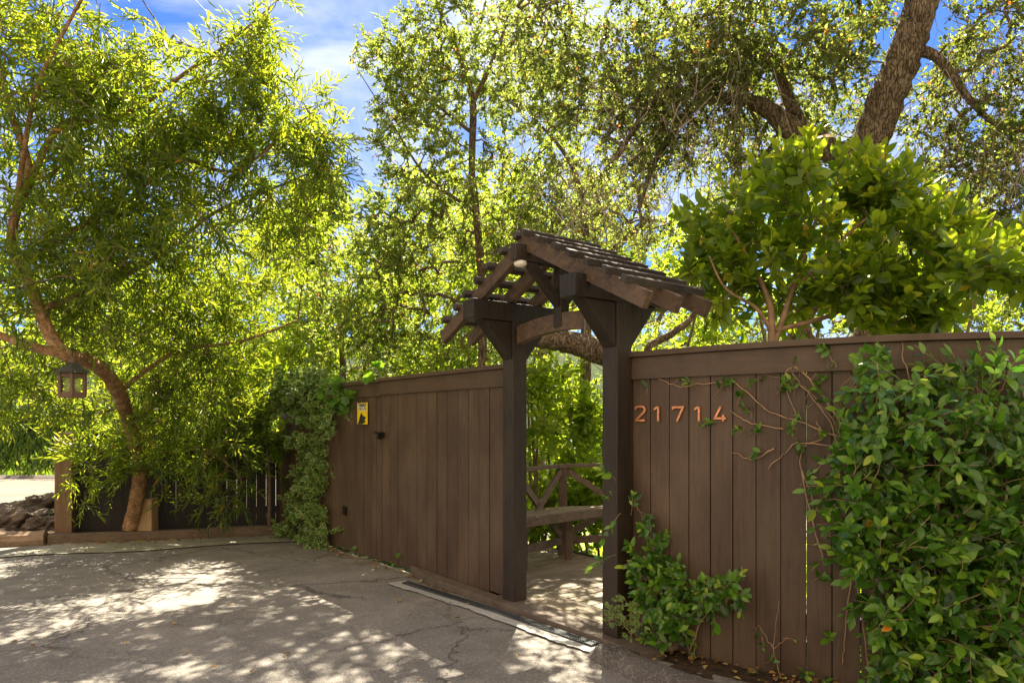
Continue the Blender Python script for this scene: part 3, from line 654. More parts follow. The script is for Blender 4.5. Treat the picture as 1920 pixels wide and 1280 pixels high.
# dark gap strip by the post
# ------------------------------------------------------------------ copper numerals
def numeral(ch, u, v0=762, v1=789.5, nth=''):
    x, y = fence_at_u(u); x2, y2 = fence_at_u(u+10); d = unit(np.array([x2-x, y2-y, 0])); n_ = np.array([d[1], -d[0], 0])
    zt_, zb_ = at(u, v0, y)[2], at(u, v1, y)[2]; h = zt_-zb_; w_ = h*.42; base = np.array([x, y, zb_])+n_*.001
    S = {'2': [[(-1, .78), (-.92, .9), (-.6, .985), (0, 1), (.6, .985), (.92, .9), (1, .76), (.85, .62), (-.95, .05), (-.95, .05)], [(-1, .055), (1, .055)]],
         '1': [[(-.75, .80), (-.05, .97)], [(.12, 0), (.12, 1)]],
         '7': [[(-1, .80), (-1, .95), (1, .95), (-.2, 0)]],
         '4': [[(.1, 1), (-1, .20), (1.05, .20)], [(.55, .45), (.55, 0)]]}[ch]
    o = thing('house_number', base, nth, 'house number', 'copper house numbers on the fence')
    mb = MB(); th = h*.075
    for st in S:
        P = [np.array([a*w_*.9/1, b*h]) for a, b in st]; off = []
        for i, p in enumerate(P):
            a = P[max(i-1, 0)]; b = P[min(i+1, len(P)-1)]
            if i > 0 and np.linalg.norm(P[i]-P[i-1]) < 1e-6: a = P[i-2]
            t1 = (p-P[i-1]) if i > 0 else (P[i+1]-p); t2 = (P[i+1]-p) if i < len(P)-1 else (p-P[i-1])
            t1 = t1/(np.linalg.norm(t1)+1e-9); t2 = t2/(np.linalg.norm(t2)+1e-9)
            if np.linalg.norm(t2) < .5: t2 = t1
            if np.linalg.norm(t1) < .5: t1 = t2
            m_ = t1+t2; m_ = m_/(np.linalg.norm(m_)+1e-9); nn = np.array([-m_[1], m_[0]]); k = 1/max(.45, float(np.dot(m_, t1))); off.append(nn*th*k)
        for i in range(len(P)-1):
            if np.linalg.norm(P[i+1]-P[i]) < 1e-6: continue
            q = [P[i]-off[i], P[i+1]-off[i+1], P[i+1]+off[i+1], P[i]+off[i]]
            mb.prism([base+d*a[0]+UP*a[1]+n_*.002 for a in q], n_*.015)
    mb.build('numeral', M_copper, o, bevel=.0015)
    for b in ((.12, .93), (.12, .07)) if ch == '1' else (((0, .97), (.0, .05)) if ch == '2' else ((.0, .95), (-.1, .08)) if ch == '7' else ((.0, .93), (.55, .07))):
        mb = MB(); mb.tube([base+d*b[0]*w_+UP*b[1]*h+n_*.0165, base+d*b[0]*w_+UP*b[1]*h+n_*.0185], .0028, 8); mb.build('screw', M_black, o)
for ch, u, nth in (('2', 1202, 'copper numeral 2 nearest the arbour post'), ('1', 1235, 'copper numeral 1 directly after the 2'), ('7', 1273, 'copper numeral 7 in the middle of the house number'), ('1', 1311, 'second copper 1, standing just before the 4'), ('4', 1352, 'copper numeral 4 touching the vine leaves')): numeral(ch, u, nth=nth)
# ------------------------------------------------------------------ arbour
arb = thing('gate_arbour', G(.595, 0, 0), 'dark timber gate arbour with slatted gabled roof over the open doorway', 'arbour')
HW = .0725; SR = 1.19; SM = SR/2
def P_(name, mb, m=None, bev=.005): return mb.build(name, m or M_arb, arb, bevel=bev)
for s in (0, SR):
    mb = MB(); mb.box(G(s, 0, 2.49/2-.02), (D2, N2, UP), (HW, HW, 2.49/2)); P_('post', mb)
    mb = MB(); mb.box(G(s, -.03, 2.405), (N2, D2, UP), (.50, HW+.004, .077)); P_('beam', mb, M_arb)
    for sg, ln in ((1, .30), (-1, .27)):
        mb = MB(); f0 = sg*(HW+.001); mb.prism([G(s-HW+.012, f0, 2.326), G(s-HW+.012, f0+sg*ln, 2.326), G(s-HW+.012, f0+sg*ln*.86, 2.29), G(s-HW+.012, f0+sg*.01, 2.02), G(s-HW+.012, f0, 2.02)], D2*(2*HW-.024)); P_('knee_brace', mb)
# arched cross beam
mb = MB(); n = 14; up_ = []; lo = []
for i in range(n+1):
    s = HW+.001+(SR-2*HW-.002)*i/n; k = 1-((s-SM)/(SM-HW))**2; up_.append(G(s, .035, 2.29+.045*k)); lo.append(G(s, .035, 2.145+.058*k))
for i in range(n): mb.prism([lo[i], lo[i+1], up_[i+1], up_[i]], -N2*.07, tint=.8)
P_('cross_beam', mb, M_raf, .0)
# king post, ridge beam, brace
ZR = 2.83
mb = MB(); mb.box(G(SM, 0, 2.50), (D2, N2, UP), (.044, .044, .27)); P_('king_post', mb)
mb = MB(); mb.box(G(SM, .02, 2.745), (N2, D2, UP), (.45, .034, .062)); P_('ridge_beam', mb)
for sg in (1,):
    mb = MB(); mb.prism([G(SM-.035, .045, 2.38), G(SM-.035, .045, 2.47), G(SM-.035, .27, 2.679), G(SM-.035, .36, 2.679)], D2*.07); P_('diagonal_brace', mb)
mb = MB(); mb.prism([G(SM-.035, -.045, 2.40), G(SM-.035, -.045, 2.49), G(SM-.035, -.25, 2.679), G(SM-.035, -.33, 2.679)], D2*.07); P_('diagonal_brace', mb)
# rafters
EO = 1.185; ZE = 2.235; rise = (ZR-ZE)/EO; ca = 1/math.hypot(1, rise); 
for f in (.34, .05, -.24):
    for sg in (-1, 1):
        a = np.array([SM+sg*.002, ZR]); b = np.array([SM+sg*EO, ZE]); dn = np.array([sg*rise, 1])*ca; hh = .055
        # plumb cut at ridge, square cut at the tail
        q = [(a[0], a[1]+hh/ca), (b[0]+dn[0]*hh, b[1]+dn[1]*hh), (b[0]-dn[0]*hh, b[1]-dn[1]*hh), (a[0], a[1]-hh/ca)]
        mb = MB(); mb.prism([G(p[0], f+.027, p[1]) for p in q], -N2*.054); P_('rafter', mb, M_raf, .004)
for sg in (-1, 1):
    for i in range(7):
        off = .055+i*.168; cx_ = SM+sg*off; zc = ZR-off*rise+.055/ca+.023
        u_ = D2*ca*sg+UP*(-rise*ca); v_ = np.cross(N2, u_); v_ = v_ if v_[2] > 0 else -v_
        f0 = .425+random.uniform(-.012, .012); f1 = -.35+random.uniform(-.015, .015)
        mb = MB(); mb.box(G(cx_, (f0+f1)/2, zc+random.uniform(-.002, .002)), (N2, u_, v_), ((f0-f1)/2, .027, .023)); P_('roof_slat', mb, M_slat, .004)
# lamp under the ridge
mb = MB(); pts = [(0, .0), (.045, .0), (.05, -.02), (.04, -.034), (.0, -.040)]; c = G(SM, .40, 2.682); n = 16
prof = [(max(r, .001), z) for r, z in pts]; V = [c+np.array([r*math.cos(a), r*math.sin(a), z]) for r, z in prof for a in np.arange(n)*2*math.pi/n]
mb.add(V, [(k*n+(i+1) % n, k*n+i, (k+1)*n+i, (k+1)*n+(i+1) % n) for k in range(4) for i in range(n)]); lp = mb.build('lamp', M_lamp, arb, smooth=True)
mb = MB(); mb.tube([G(.91, .045, 2.30), G(.912, .046, 2.14)], .0012, 4); mb.build('string', M_str, arb)
# ------------------------------------------------------------------ sill, drain, deck
mb = MB()
sl = s_of_u(790, .1)
q = [G(sl-.3, .03), G(sl-.3, .06), G(-1.2, .17), G(1.55, .15), G(1.62, .0), G(1.55, -.07), G(1.15, -.085), G(-.2, -.085), G(-.2, .03)]
mb.prism([p+UP*-.10 for p in q], UP*.103, .5); tag(mb.build('sill_board', M_sill, base=G(0, .1, -.08), bevel=.006), 'worn brown sill plank along the foot of the gate and doorway', 'sill')
dr = thing('trench_drain', G(-.5, .35, -.05), 'long narrow trench drain with steel grate in a pale concrete strip', 'drain')
da = np.array([-1.12, 6.72, 0]); db = np.array([.60, 4.62, 0]); du = unit(db-da); dn_ = np.array([-du[1], du[0], 0]); dl = np.linalg.norm(db-da)
if dn_[1] > 0: dn_ = -dn_
nn = 60; tt = np.linspace(0, 1, nn); edge = .125+.02*vnoise(tt*3, tt*0, 6, 1)+.012*rng.normal(size=nn)*.5
X = []; Yy = []
for j, q in enumerate(np.linspace(0, 1, 5)):
    p = da+du*dl*tt[:, None]+dn_*(-.075+(edge+.075)*q)[:, None]; X.append(p[:, 0]); Yy.append(p[:, 1])
X = np.array(X); Yy = np.array(Yy); grid('concrete_strip', M_dconc, X, Yy, gh(X, Yy)+.016, parent=dr)
mb = MB(); zc = lambda p: float(gh(0, p[1]))+.022
a = da+du*.12; b = db-du*.06
mb.bar(a-dn_*.012+UP*zc(a), b-dn_*.012+UP*zc(b), .078, .006, tint=.1); mb.build('channel', M_chan, dr)
mb = MB()
for k in (-.036, -.018, 0, .018, .036): 
    a2 = a-dn_*(.012+k); b2 = b-dn_*(.012+k); mb.bar(a2+UP*(zc(a2)+.008), b2+UP*(zc(b2)+.008), .005, .006)
m_ = int(np.linalg.norm(b-a)/.022)
for i in range(m_):
    c = a+(b-a)*(i+.5)/m_; mb.bar(c-dn_*(.012+.036)+UP*(zc(c)+.008), c-dn_*(.012-.036)+UP*(zc(c)+.008), .005, .005)
mb.build('grate', M_steel, dr)
# deck
deck = thing('deck', G(.6, -.9, 0), 'small weathered board deck inside the doorway', 'deck')
mb = MB(); bw = .138
# boards run away from the doorway; first a header board along the threshold
mb.box(G(.35, -.155, -.012), (D2, N2, UP), (1.25, .066, .016), .6)
mb.box(G(.35, -.295, -.012), (D2, N2, UP), (1.25, .066, .016), .35)
s = -1.75
while s < 1.9:
    fend = -2.05 if s > -.9 else -1.75
    mb.box(G(s, (-.37+fend)/2, -.012+random.uniform(-.0015, .0015)), (D2, N2, UP), ((bw-.016)/2, (-.37-fend)/2, .016)); s += bw
mb.build('deck_boards', M_deck, deck, bevel=.003)
mb = MB(); mb.box(G(.1, -1.1, -.14), (D2, N2, UP), (1.9, .95, .09), .1); mb.build('frame', M_blackf, deck)
# ------------------------------------------------------------------ railing and bench on the deck
rl = thing('deck_railing', at(1053, 1040, 7.75)*[1, 1, 0], 'brown timber railing with crossed braces at the back of the deck', 'railing')
pA = np.array([.02, 7.02, 0]); pB = np.array([at(1055, 0, 7.72)[0], 7.72, 0]); pC = np.array([1.75, 8.05, 0])
for p in (pA, pB, pC):
    mb = MB(); mb.box(p+UP*.49, (np.array([1., 0, 0]), np.array([0, 1., 0]), UP), (.045, .045, .49)); mb.build('post', M_rail, rl, bevel=.004)
for a, b in ((pA, pB), (pB, pC)):
    d = unit(b-a); a = a+d*.0; 
    mb = MB(); mb.bar(a+UP*1.0, b+UP*1.0, .10, .04); mb.build('top_rail', M_rail, rl, bevel=.004)
    mb = MB(); mb.bar(a+d*.05+UP*.16, b-d*.05+UP*.16, .04, .08); mb.build('bottom_rail', M_rail, rl, bevel=.004)
    mb = MB(); mb.bar(a+d*.05+UP*.95, b-d*.05+UP*.22, .035, .07); mb.build('brace', M_rail, rl, bevel=.003)
    if a[0] < .3: mb = MB(); mb.bar(a+d*.05+UP*.22-np.array([0, .04, 0]), b-d*.05+UP*.95-np.array([0, .04, 0]), .035, .07); mb.build('brace', M_rail, rl, bevel=.003)
    else:
        mb = MB(); mb.bar(a+d*.05+UP*.22, a+d*.75+UP*.58, .035, .07); mb.build('brace', M_rail, rl, bevel=.003)
bn = thing('bench', (.7, 7.2, 0), 'weathered plank bench in front of the deck railing', 'bench')
fr = [(-.02, 6.66), (1.10, 7.70), (2.1, 7.72)]; bk = [(2.1, 8.0), (.50, 7.60), (-.02, 7.06)]
def lerp(a, b, t): return (a[0]+(b[0]-a[0])*t, a[1]+(b[1]-a[1])*t)
for k in range(3):
    t0, t1 = k/3+.02, (k+1)/3-.02; mb = MB()
    for i in (0, 1):
        q = [lerp(fr[i], bk[2-i], t0), lerp(fr[i+1], bk[1-i], t0), lerp(fr[i+1], bk[1-i], t1), lerp(fr[i], bk[2-i], t1)]
        mb.prism([np.array([x, y, .518]) for x, y in q], UP*.036, .7)
    mb.build('seat_plank', M_deck, bn)
for i in range(2):
    a = np.array([*fr[i], .495]); b = np.array([*fr[i+1], .495]); nb_ = unit(np.array([-(b-a)[1], (b-a)[0], 0])); mb = MB(); mb.bar(a-nb_*.018, b-nb_*.018, .03, .09); mb.build('front_rail', M_rail, bn, bevel=.003)
for x, y in ((.12, 6.95), (.62, 7.45), (1.6, 7.85)):
    mb = MB(); mb.box((x, y, .255), (np.array([1., 0, 0]), np.array([0, 1., 0]), UP), (.04, .04, .255)); mb.build('leg', M_rail, bn, bevel=.004)
# ------------------------------------------------------------------ lantern hanging in the tree
LY = 6.6; lc = at(136, 745, LY); kpx = LY/F_
lan = thing('hanging_lantern', lc, 'six sided wooden lantern feeder hanging from the leaning tree', 'lantern')
def hexr(r, z, ph=0): return [lc+np.array([r*math.cos(i*math.pi/3+ph), r*math.sin(i*math.pi/3+ph), z]) for i in range(6)]
Hh = 65*kpx*.72; rb = 24*kpx
mb = MB(); mb.prism(hexr(rb*1.06, 0), UP*.022); mb.build('base', M_lwood, lan, bevel=.003)
mb = MB()
for p in hexr(rb*.93, .022): mb.box(p+UP*(Hh-.022)/2, (np.array([1., 0, 0]), np.array([0, 1., 0]), UP), (.013, .013, (Hh-.022)/2))
mb.build('corner_post', M_lwood, lan, bevel=.002)
mb = MB()
for z in (.035, Hh-.03):
    h = hexr(rb*.93, z); mb = MB()
    for i in range(6): mb.bar(h[i], h[(i+1) % 6], .010, .035)
    mb.build('frame_rail', M_lwood, lan)
mb = MB(); h = hexr(rb*.60, .05); 
for i in range(6): mb.bar(h[i]+UP*(Hh*.35), h[(i+1) % 6]+UP*(Hh*.35), .003, Hh*.66)
mb.build('pane', M_glassy, lan)
mb = MB(); V = hexr(rb*1.42, Hh-.005)+hexr(rb*.80, Hh+.055)+hexr(rb*.30, Hh+.095)
mb.add(V, [(i, (i+1) % 6, 6+(i+1) % 6, 6+i) for i in range(6)]+[(6+i, 6+(i+1) % 6, 12+(i+1) % 6, 12+i) for i in range(6)]+[tuple(range(12, 18)), tuple(range(6))[::-1]]); mb.build('roof', M_lroof, lan, bevel=.002)
mb = MB(); mb.tube([lc+UP*(Hh+.09), lc+UP*(Hh+.12), lc+UP*(Hh+.14), lc+UP*(Hh+.15)], [.03, .035, .015, .01], 10); mb.build('finial', M_lwood, lan)
mb = MB(); mb.tube([lc+UP*(Hh+.14), lc+np.array([-.008, 0, Hh+.3]), lc+np.array([-.02, .05, Hh+.42])], .003, 5); mb.build('hanging_wire', M_black, lan)
# ------------------------------------------------------------------ overhead cables
for a, b, lb in ((at(490, 130, 30), at(905, 560, 36), 'upper thin black cable crossing the sky gap between the trees'), (at(470, 270, 30), at(800, 540, 36), 'lower pale cable in front of the distant dark tree')):
    mb = MB(); mid = (a+b)/2-UP*.25; mb.tube(smooth_path([a+(a-b)*.6, a, mid, b], 24), .014, 5); tag(mb.build('cable', M_wire if 'upper' in lb else M_steel, base=a), lb, 'cable')

# ------------------------------------------------------------------ trees
def gap(u, v, p):      # the open sky between the two crowns
    e1 = np.interp(v, [-200, 0, 60, 130, 170, 260, 330, 380, 2000], [520, 535, 500, 500, 610, 650, 640, 560, 540])
    e2 = np.interp(v, [-200, 0, 60, 100, 150, 200, 290, 340, 385, 2000], [760, 780, 660, 640, 700, 690, 690, 720, 640, 560])
    return (u > e1+4) & (u < e2+14) & (v < 385)
def gapL(u, v, p): 
    return gap(u, v, p) | ((u > 230) & (u < 500) & (v > -60) & (v < np.interp(u, [230, 330, 400, 500], [15, 55, 75, 20]))) | ((u < 130) & (v > 790)) | ((v > 960)) | ((u > 165)&(u<300)&(v > 900))
R_ = 'reject'
tree('narrow_leaf_tree', 'leaning tree with tan trunk and long narrow leaves carrying the lantern', 'tree',
     [[(243, 992, 9.62, .10), (258, 930, 9.55, .095), (262, 880, 9.4, .10), (250, 820, 9.1, .092), (238, 780, 8.8, .085), (222, 735, 8.3, .085), (198, 698, 7.8, .08), (165, 676, 7.3, .075), (125, 665, 6.9, .072), (95, 630, 6.8, .062), (75, 580, 6.8, .056), (48, 515, 6.8, .05), (22, 460, 6.8, .045), (32, 390, 6.8, .042), (55, 335, 6.8, .04), (42, 270, 6.8, .036), (12, 190, 6.8, .03), (-30, 90, 6.8, .025)],
      [(125, 665, 6.9, .05), (60, 650, 6.9, .045), (0, 628, 7.0, .04), (-80, 600, 7.0, .03)],
      [(246, 795, 8.9, .045), (280, 765, 8.9, .04), (318, 740, 8.9, .035), (332, 700, 8.9, .03), (325, 640, 8.9, .024), (350, 560, 8.9, .018)],
      [(55, 340, 6.8, .03), (115, 236, 6.9, .028), (200, 226, 7, .026), (270, 195, 7.1, .022), (350, 135, 7.2, .018), (430, 80, 7.3, .012), (510, 10, 7.4, .006)],
      [(40, 500, 6.8, .035), (140, 430, 7, .03), (235, 380, 7.3, .028), (330, 300, 7.5, .024), (440, 320, 7.6, .018), (560, 230, 7.7, .01), (625, 190, 7.8, .005)],
      [(75, 580, 6.8, .035), (180, 540, 7.2, .03), (300, 480, 7.6, .025), (400, 400, 7.8, .02), (520, 350, 8, .012), (640, 300, 8.1, .005)],
      [(22, 460, 6.8, .03), (60, 200, 6.4, .02), (120, 60, 6.2, .015), (200, -80, 6.0, .01)],
      [(222, 735, 8.3, .03), (330, 660, 8.6, .024), (450, 640, 8.9, .018), (560, 600, 9.2, .01)],
      [(258, 870, 9.4, .02), (300, 850, 9.35, .012), (380, 840, 9.3, .008), (440, 880, 9.2, .005)]],
     [(130, 120, 6.8, 190, 130, .8, 145), (60, 300, 6.8, 140, 130, .8, 80), (420, 130, 7.3, 90, 110, .5, 80), (470, 40, 7.3, 60, 50, .4, 34), (260, 230, 7.2, 170, 100, .7, 105),
      (560, 240, 7.8, 75, 65, .4, 42), (400, 280, 7.6, 160, 90, .6, 100), (580, 310, 8, 75, 55, .4, 50), (230, 420, 7.2, 210, 110, .8, 135), (470, 400, 8, 140, 80, .6, 70),
      (110, 540, 7, 140, 100, .7, 130), (330, 570, 8.6, 190, 90, .8, 190), (520, 560, 9.4, 130, 90, .6, 110), (60, 720, 7.6, 100, 60, .6, 70), (330, 730, 9.0, 150, 70, .6, 130), (480, 700, 9.6, 110, 80, .5, 90),
      (380, 840, 9.35, 160, 55, .18, 110), (180, 840, 9.2, 60, 60, .2, 34), (450, 910, 9.2, 60, 30, .15, 26), (190, 930, 9.1, 30, 20, .1, 8), (-90, 350, 6.8, 120, 400, 1, 16), (200, -120, 7.2, 300, 90, 1.2, 30)],
     'will', L_will, M_barkL, per_tip=3, reject=gapL, clump=.26, up=.2, droop=.16, tipr=.0028, per_cl=5)
def rejO(u, v, p):     # keep the furrowed trunk and its fork clear of leaves on the near side
    d = np.full(len(u), 1e9); T_ = [(1740, -40), (1672, 160), (1618, 320), (1525, 262), (1450, 200)]
    for (a, b), (c, e) in zip(T_[:-1], T_[1:]):
        t = np.clip(((u-a)*(c-a)+(v-b)*(e-b))/((c-a)**2+(e-b)**2), 0, 1); d = np.minimum(d, np.hypot(u-a-t*(c-a), v-b-t*(e-b)))
    return gap(u, v, p) | ((v > 640) & (u > 1180)) | ((d < 62) & (p[:, 1] < 7.25))
tree('oak_tree', 'large oak with thick forked furrowed trunk rising behind the curved fence', 'tree',
     [[(1600, 800, 7.4, .24), (1640, 620, 7.3, .20), (1655, 500, 7.2, .18), (1640, 400, 7.1, .18), (1618, 320, 7.0, .19), (1640, 240, 6.9, .175), (1672, 160, 6.8, .17), (1700, 90, 6.7, .155), (1730, 0, 6.6, .15), (1750, -120, 6.5, .15), (1740, -300, 6.4, .11)],
      [(1625, 315, 7.0, .11), (1575, 292, 7.0, .115), (1525, 262, 7.0, .12), (1480, 240, 7.0, .11), (1440, 205, 7.0, .085), (1375, 185, 7.1, .06), (1300, 200, 7.2, .05), (1230, 300, 7.4, .03), (1200, 390, 7.5, .015)],
      [(1510, 250, 7, .07), (1480, 190, 7, .06), (1455, 130, 7, .055), (1410, 85, 7, .05), (1360, 68, 7, .045), (1300, 110, 7, .04), (1240, 170, 7, .04), (1190, 240, 7.1, .03), (1155, 300, 7.2, .02)],
      [(1700, 90, 6.7, .06), (1760, 110, 6.6, .045), (1820, 190, 6.5, .03), (1880, 240, 6.5, .02), (1960, 250, 6.5, .01)],
      [(1735, -10, 6.6, .05), (1600, -80, 6.4, .04), (1400, -60, 6.4, .03), (1200, -100, 6.5, .02), (1000, -60, 6.8, .01)],
      [(1560, 700, 7.6, .12), (1500, 620, 7.5, .11), (1530, 560, 7.4, .10), (1600, 500, 7.3, .10), (1640, 420, 7.1, .12)],
      [(1480, 800, 8.6, .16), (1300, 730, 8.6, .16), (1200, 690, 8.6, .155), (1130, 662, 8.6, .15), (1060, 640, 8.6, .14), (1002, 636, 8.6, .10)],
      [(1300, 730, 8.8, .07), (1215, 660, 9.2, .055), (1260, 625, 9.3, .05), (1300, 590, 9.4, .04), (1320, 520, 9.5, .02)],
      [(1700, 350, 7.2, .03), (1800, 300, 7.3, .025), (1900, 280, 7.4, .015)]],
     [(1500, 60, 6.6, 260, 110, 1.2, 330), (1250, 90, 6.8, 220, 110, 1.2, 220), (1020, 60, 7.2, 170, 90, .9, 110), (1340, 220, 7.2, 190, 90, .9, 240), (1120, 240, 7.4, 170, 110, .9, 160),
      (1830, 100, 6.6, 140, 150, 1.2, 240), (1850, 320, 7.2, 130, 120, 1., 200), (1560, 220, 8.0, 200, 80, .7, 120), (1400, 340, 8.2, 200, 70, .9, 130), (1850, 480, 7.6, 120, 90, .9, 130), (1150, 420, 8.6, 160, 80, .8, 60),
      (1600, -160, 6.4, 320, 120, 1.4, 120), (2050, 100, 6.5, 150, 300, 1.5, 90)],
     'oak', L_oak, M_barkO, per_tip=4, reject=rejO, clump=.20, up=.0, droop=.2, tipr=.003, sides=14, per_cl=8, dry=[(1270, 260, 7.0, 240, 150, .8, 200), (1330, 120, 6.8, 120, 60, .6, 80), (1120, 360, 7.6, 160, 90, .8, 100), (1800, 330, 6.9, 160, 160, .8, 200), (1850, 90, 6.6, 130, 100, .7, 90)])
tree('slender_oak', 'slender many stemmed oak behind the arbour with open crown against the sky', 'tree',
     [[(900, 860, 10.2, .075), (905, 600, 10.1, .06), (895, 420, 10, .055), (885, 320, 10, .05), (886, 190, 10, .05), (862, 110, 10, .035), (826, 25, 10, .02), (800, -60, 10, .012)],
      [(886, 195, 10, .04), (925, 110, 10, .03), (950, 40, 10, .018), (965, -60, 10, .012)],
      [(1095, 820, 10.5, .09), (1100, 560, 10.4, .075), (1098, 440, 10.3, .06), (1085, 350, 10.2, .05), (1060, 290, 10.2, .03), (1000, 220, 10.2, .015)],
      [(1100, 520, 10.4, .05), (1180, 440, 10.4, .045), (1215, 400, 10.4, .04), (1190, 330, 10.4, .03), (1230, 260, 10.4, .02)],
      [(895, 400, 10, .03), (800, 330, 10, .02), (740, 240, 10, .012), (670, 130, 10, .005)], [(886, 250, 10, .03), (800, 180, 10, .015), (720, 90, 10, .008)]],
     [(880, 90, 10, 130, 120, .9, 210), (740, 170, 10, 90, 100, .6, 150), (760, 60, 10, 70, 50, .5, 50), (800, 310, 10, 120, 100, .8, 170), (1000, 230, 10.2, 140, 130, .9, 190), (860, 450, 10.4, 210, 110, .9, 290), (1100, 400, 10.6, 170, 130, .9, 270),
      (720, 440, 10.6, 110, 50, .7, 110), (700, 570, 10.8, 130, 80, .8, 190), (870, 610, 10.8, 120, 70, .8, 90), (1100, 560, 10.8, 140, 90, .8, 60)],
     'oak', L_oak2, M_barkO, per_tip=5, reject=rejO, clump=.30, up=.1, droop=.1, tipr=.0035, lsize=1.12, per_cl=8)
tree('background_tree', 'pale green tree filling the view straight behind the arbour roof', 'tree', [[(1010, 1000, 17, .14), (1015, 700, 17, .12), (1020, 480, 17, .08), (1010, 360, 17, .04)], [(1015, 640, 17, .08), (860, 500, 17, .04)], [(1015, 620, 17, .08), (1200, 480, 17, .04)]],
     [(1000, 420, 17, 260, 130, 1.5, 260), (820, 500, 17, 150, 80, 1.2, 100), (1220, 480, 17, 160, 110, 1.2, 120)], 'under', L_under, M_barkO, per_tip=5, clump=.45, tipr=.006, lsize=1.7, reject=rejO)
# understorey trees just behind the fences
def rejU(u, v, p): return (v < 385) & (u > 520) & (u < 720) | (gap(u, v, p))
US = [(230, 690, 12.4, 'sunlit bush behind the dark fence left of the lean in the trunk'), (430, 690, 12.0, 'sunlit bush behind the dark fence beside the ivy corner'), (-120, 700, 13.5, 'bright bush at the far left behind the hanging lantern'), (640, 640, 12.5, 'yellow green bush behind the ivy covered fence end'), (880, 700, 12.8, 'bright leafy bush just left of the arbour roof'),
      (1230, 620, 12.0, 'bright leafy bush just right of the arbour roof'), (1480, 560, 11.5, 'bushy tree behind the glossy shrub'), (1760, 560, 11.5, 'bushy tree behind the right end of the curved fence')]
blU = [[(230, 640, 12.4, 120, 150, .9, 190)], [(430, 650, 12., 120, 140, .8, 190)], [(-60, 560, 13.5, 130, 160, 1.3, 120), (100, 650, 14, 130, 110, 1.2, 120)], [(640, 560, 12.6, 150, 120, 1., 200), (560, 700, 12.2, 130, 90, .8, 120), (600, 440, 13, 100, 50, .8, 70)], [(880, 560, 12.8, 170, 150, 1.2, 250), (800, 690, 12.4, 150, 80, .8, 110)],
       [(1280, 560, 12.4, 140, 120, 1.0, 120)], [(1480, 500, 11.8, 170, 140, 1., 180)], [(1780, 520, 11.8, 190, 130, 1., 180)]]
for (u, v, Y, lb), bl in zip(US, blU):
    g0 = float(terrain(np.array(at(u, 0, Y)[0]), np.array(Y))); vb = V0-(g0-CAMZ)/Y*F_
    u1, v1 = bl[0][0], bl[0][1]
    tree('leafy_bush', lb, 'bush', [[(u, vb, Y, .07), (u+8, (vb+v)/2, Y, .06), (u, v, Y, .045), (u1, v1, Y, .02)], [(u, (vb+v)/2, Y, .04), (u-70, v-40, Y, .02)], [(u, (vb+v)/2, Y, .04), (u+80, v-50, Y, .02)]],
         bl, 'under', L_under, M_twig, per_tip=4, reject=rejU, clump=.30, up=.2, tipr=.004, group='bright bushes behind the fences', lsize=1.15)
# doorway greenery
for (u, v, Y, ru, rv, n, ls, lb) in ((1060, 790, 9.9, 85, 120, 100, 1.6, 'sunlit shrub filling the doorway above the railing'), (1010, 960, 8.9, 40, 60, 45, 1.5, 'leafy plant beyond the left crossed braces of the railing'), (1120, 940, 9.3, 70, 80, 70, 1.8, 'bright leafy plant beyond the right half of the railing'), (1000, 740, 9.0, 22, 110, 40, 1.5, 'tall shrub against the left side of the doorway'), (1210, 760, 10.6, 60, 120, 36, 1.5, 'sunlit shrub behind the right arbour post')):
    g0 = float(terrain(np.array(at(u, 0, Y)[0]), np.array(Y))); vb = V0-(g0-CAMZ)/Y*F_
    tree('garden_shrub', lb, 'shrub', [[(u, vb, Y, .03), (u+5, (vb+v)/2+20, Y, .022), (u-4, v, Y, .014), (u+6, v-rv*.8, Y, .006)], [(u, vb, Y, .025), (u-ru*.4, v+rv*.4, Y, .015), (u-ru*.6, v-rv*.5, Y, .006)], [(u, vb, Y, .025), (u+ru*.4, v+rv*.4, Y, .015), (u+ru*.7, v-rv*.4, Y, .006)]],
         [(u, v, Y, ru, rv, .55, n)], 'under', L_under, M_twig, per_tip=3, clump=.16, tipr=.003, lsize=ls, crown='foliage', trunk='stem', group='shrubs seen through the doorway')
# big glossy shrub above the curved fence
def rejS(u, v, p): return (v < np.interp(u, [1290, 1400, 1480, 1640, 1720, 1800], [420, 320, 265, 285, 370, 420]))
tree('glossy_shrub', 'large shrub with broad glossy leaves standing above the curved fence', 'shrub',
     [[(1440, 820, 5.35, .035), (1447, 640, 5.3, .03), (1440, 560, 5.3, .022), (1400, 480, 5.3, .014), (1360, 410, 5.3, .008)], [(1447, 660, 5.3, .025), (1480, 560, 5.3, .02), (1520, 440, 5.3, .014), (1560, 340, 5.3, .008)],
      [(1450, 620, 5.3, .02), (1560, 590, 5.3, .016), (1640, 540, 5.3, .012), (1720, 480, 5.3, .008)], [(1455, 640, 5.3, .02), (1420, 580, 5.3, .014), (1360, 540, 5.3, .01), (1330, 480, 5.3, .006)], [(1490, 540, 5.3, .015), (1600, 430, 5.3, .012), (1680, 370, 5.3, .007)]],
     [(1380, 440, 5.3, 95, 90, .35, 40), (1490, 380, 5.3, 95, 80, .4, 34), (1620, 380, 5.3, 110, 90, .4, 42), (1730, 480, 5.3, 110, 100, .4, 44), (1560, 500, 5.3, 150, 90, .4, 40), (1370, 560, 5.3, 70, 60, .3, 18), (1710, 575, 5.3, 90, 50, .35, 30), (1510, 570, 5.4, 120, 40, .35, 14)],
     'shrub', L_shrub, M_vstem, per_tip=3, reject=rejS, clump=.10, up=.55, droop=.0, tipr=.003, crown='foliage', trunk='stem', per_cl=4)
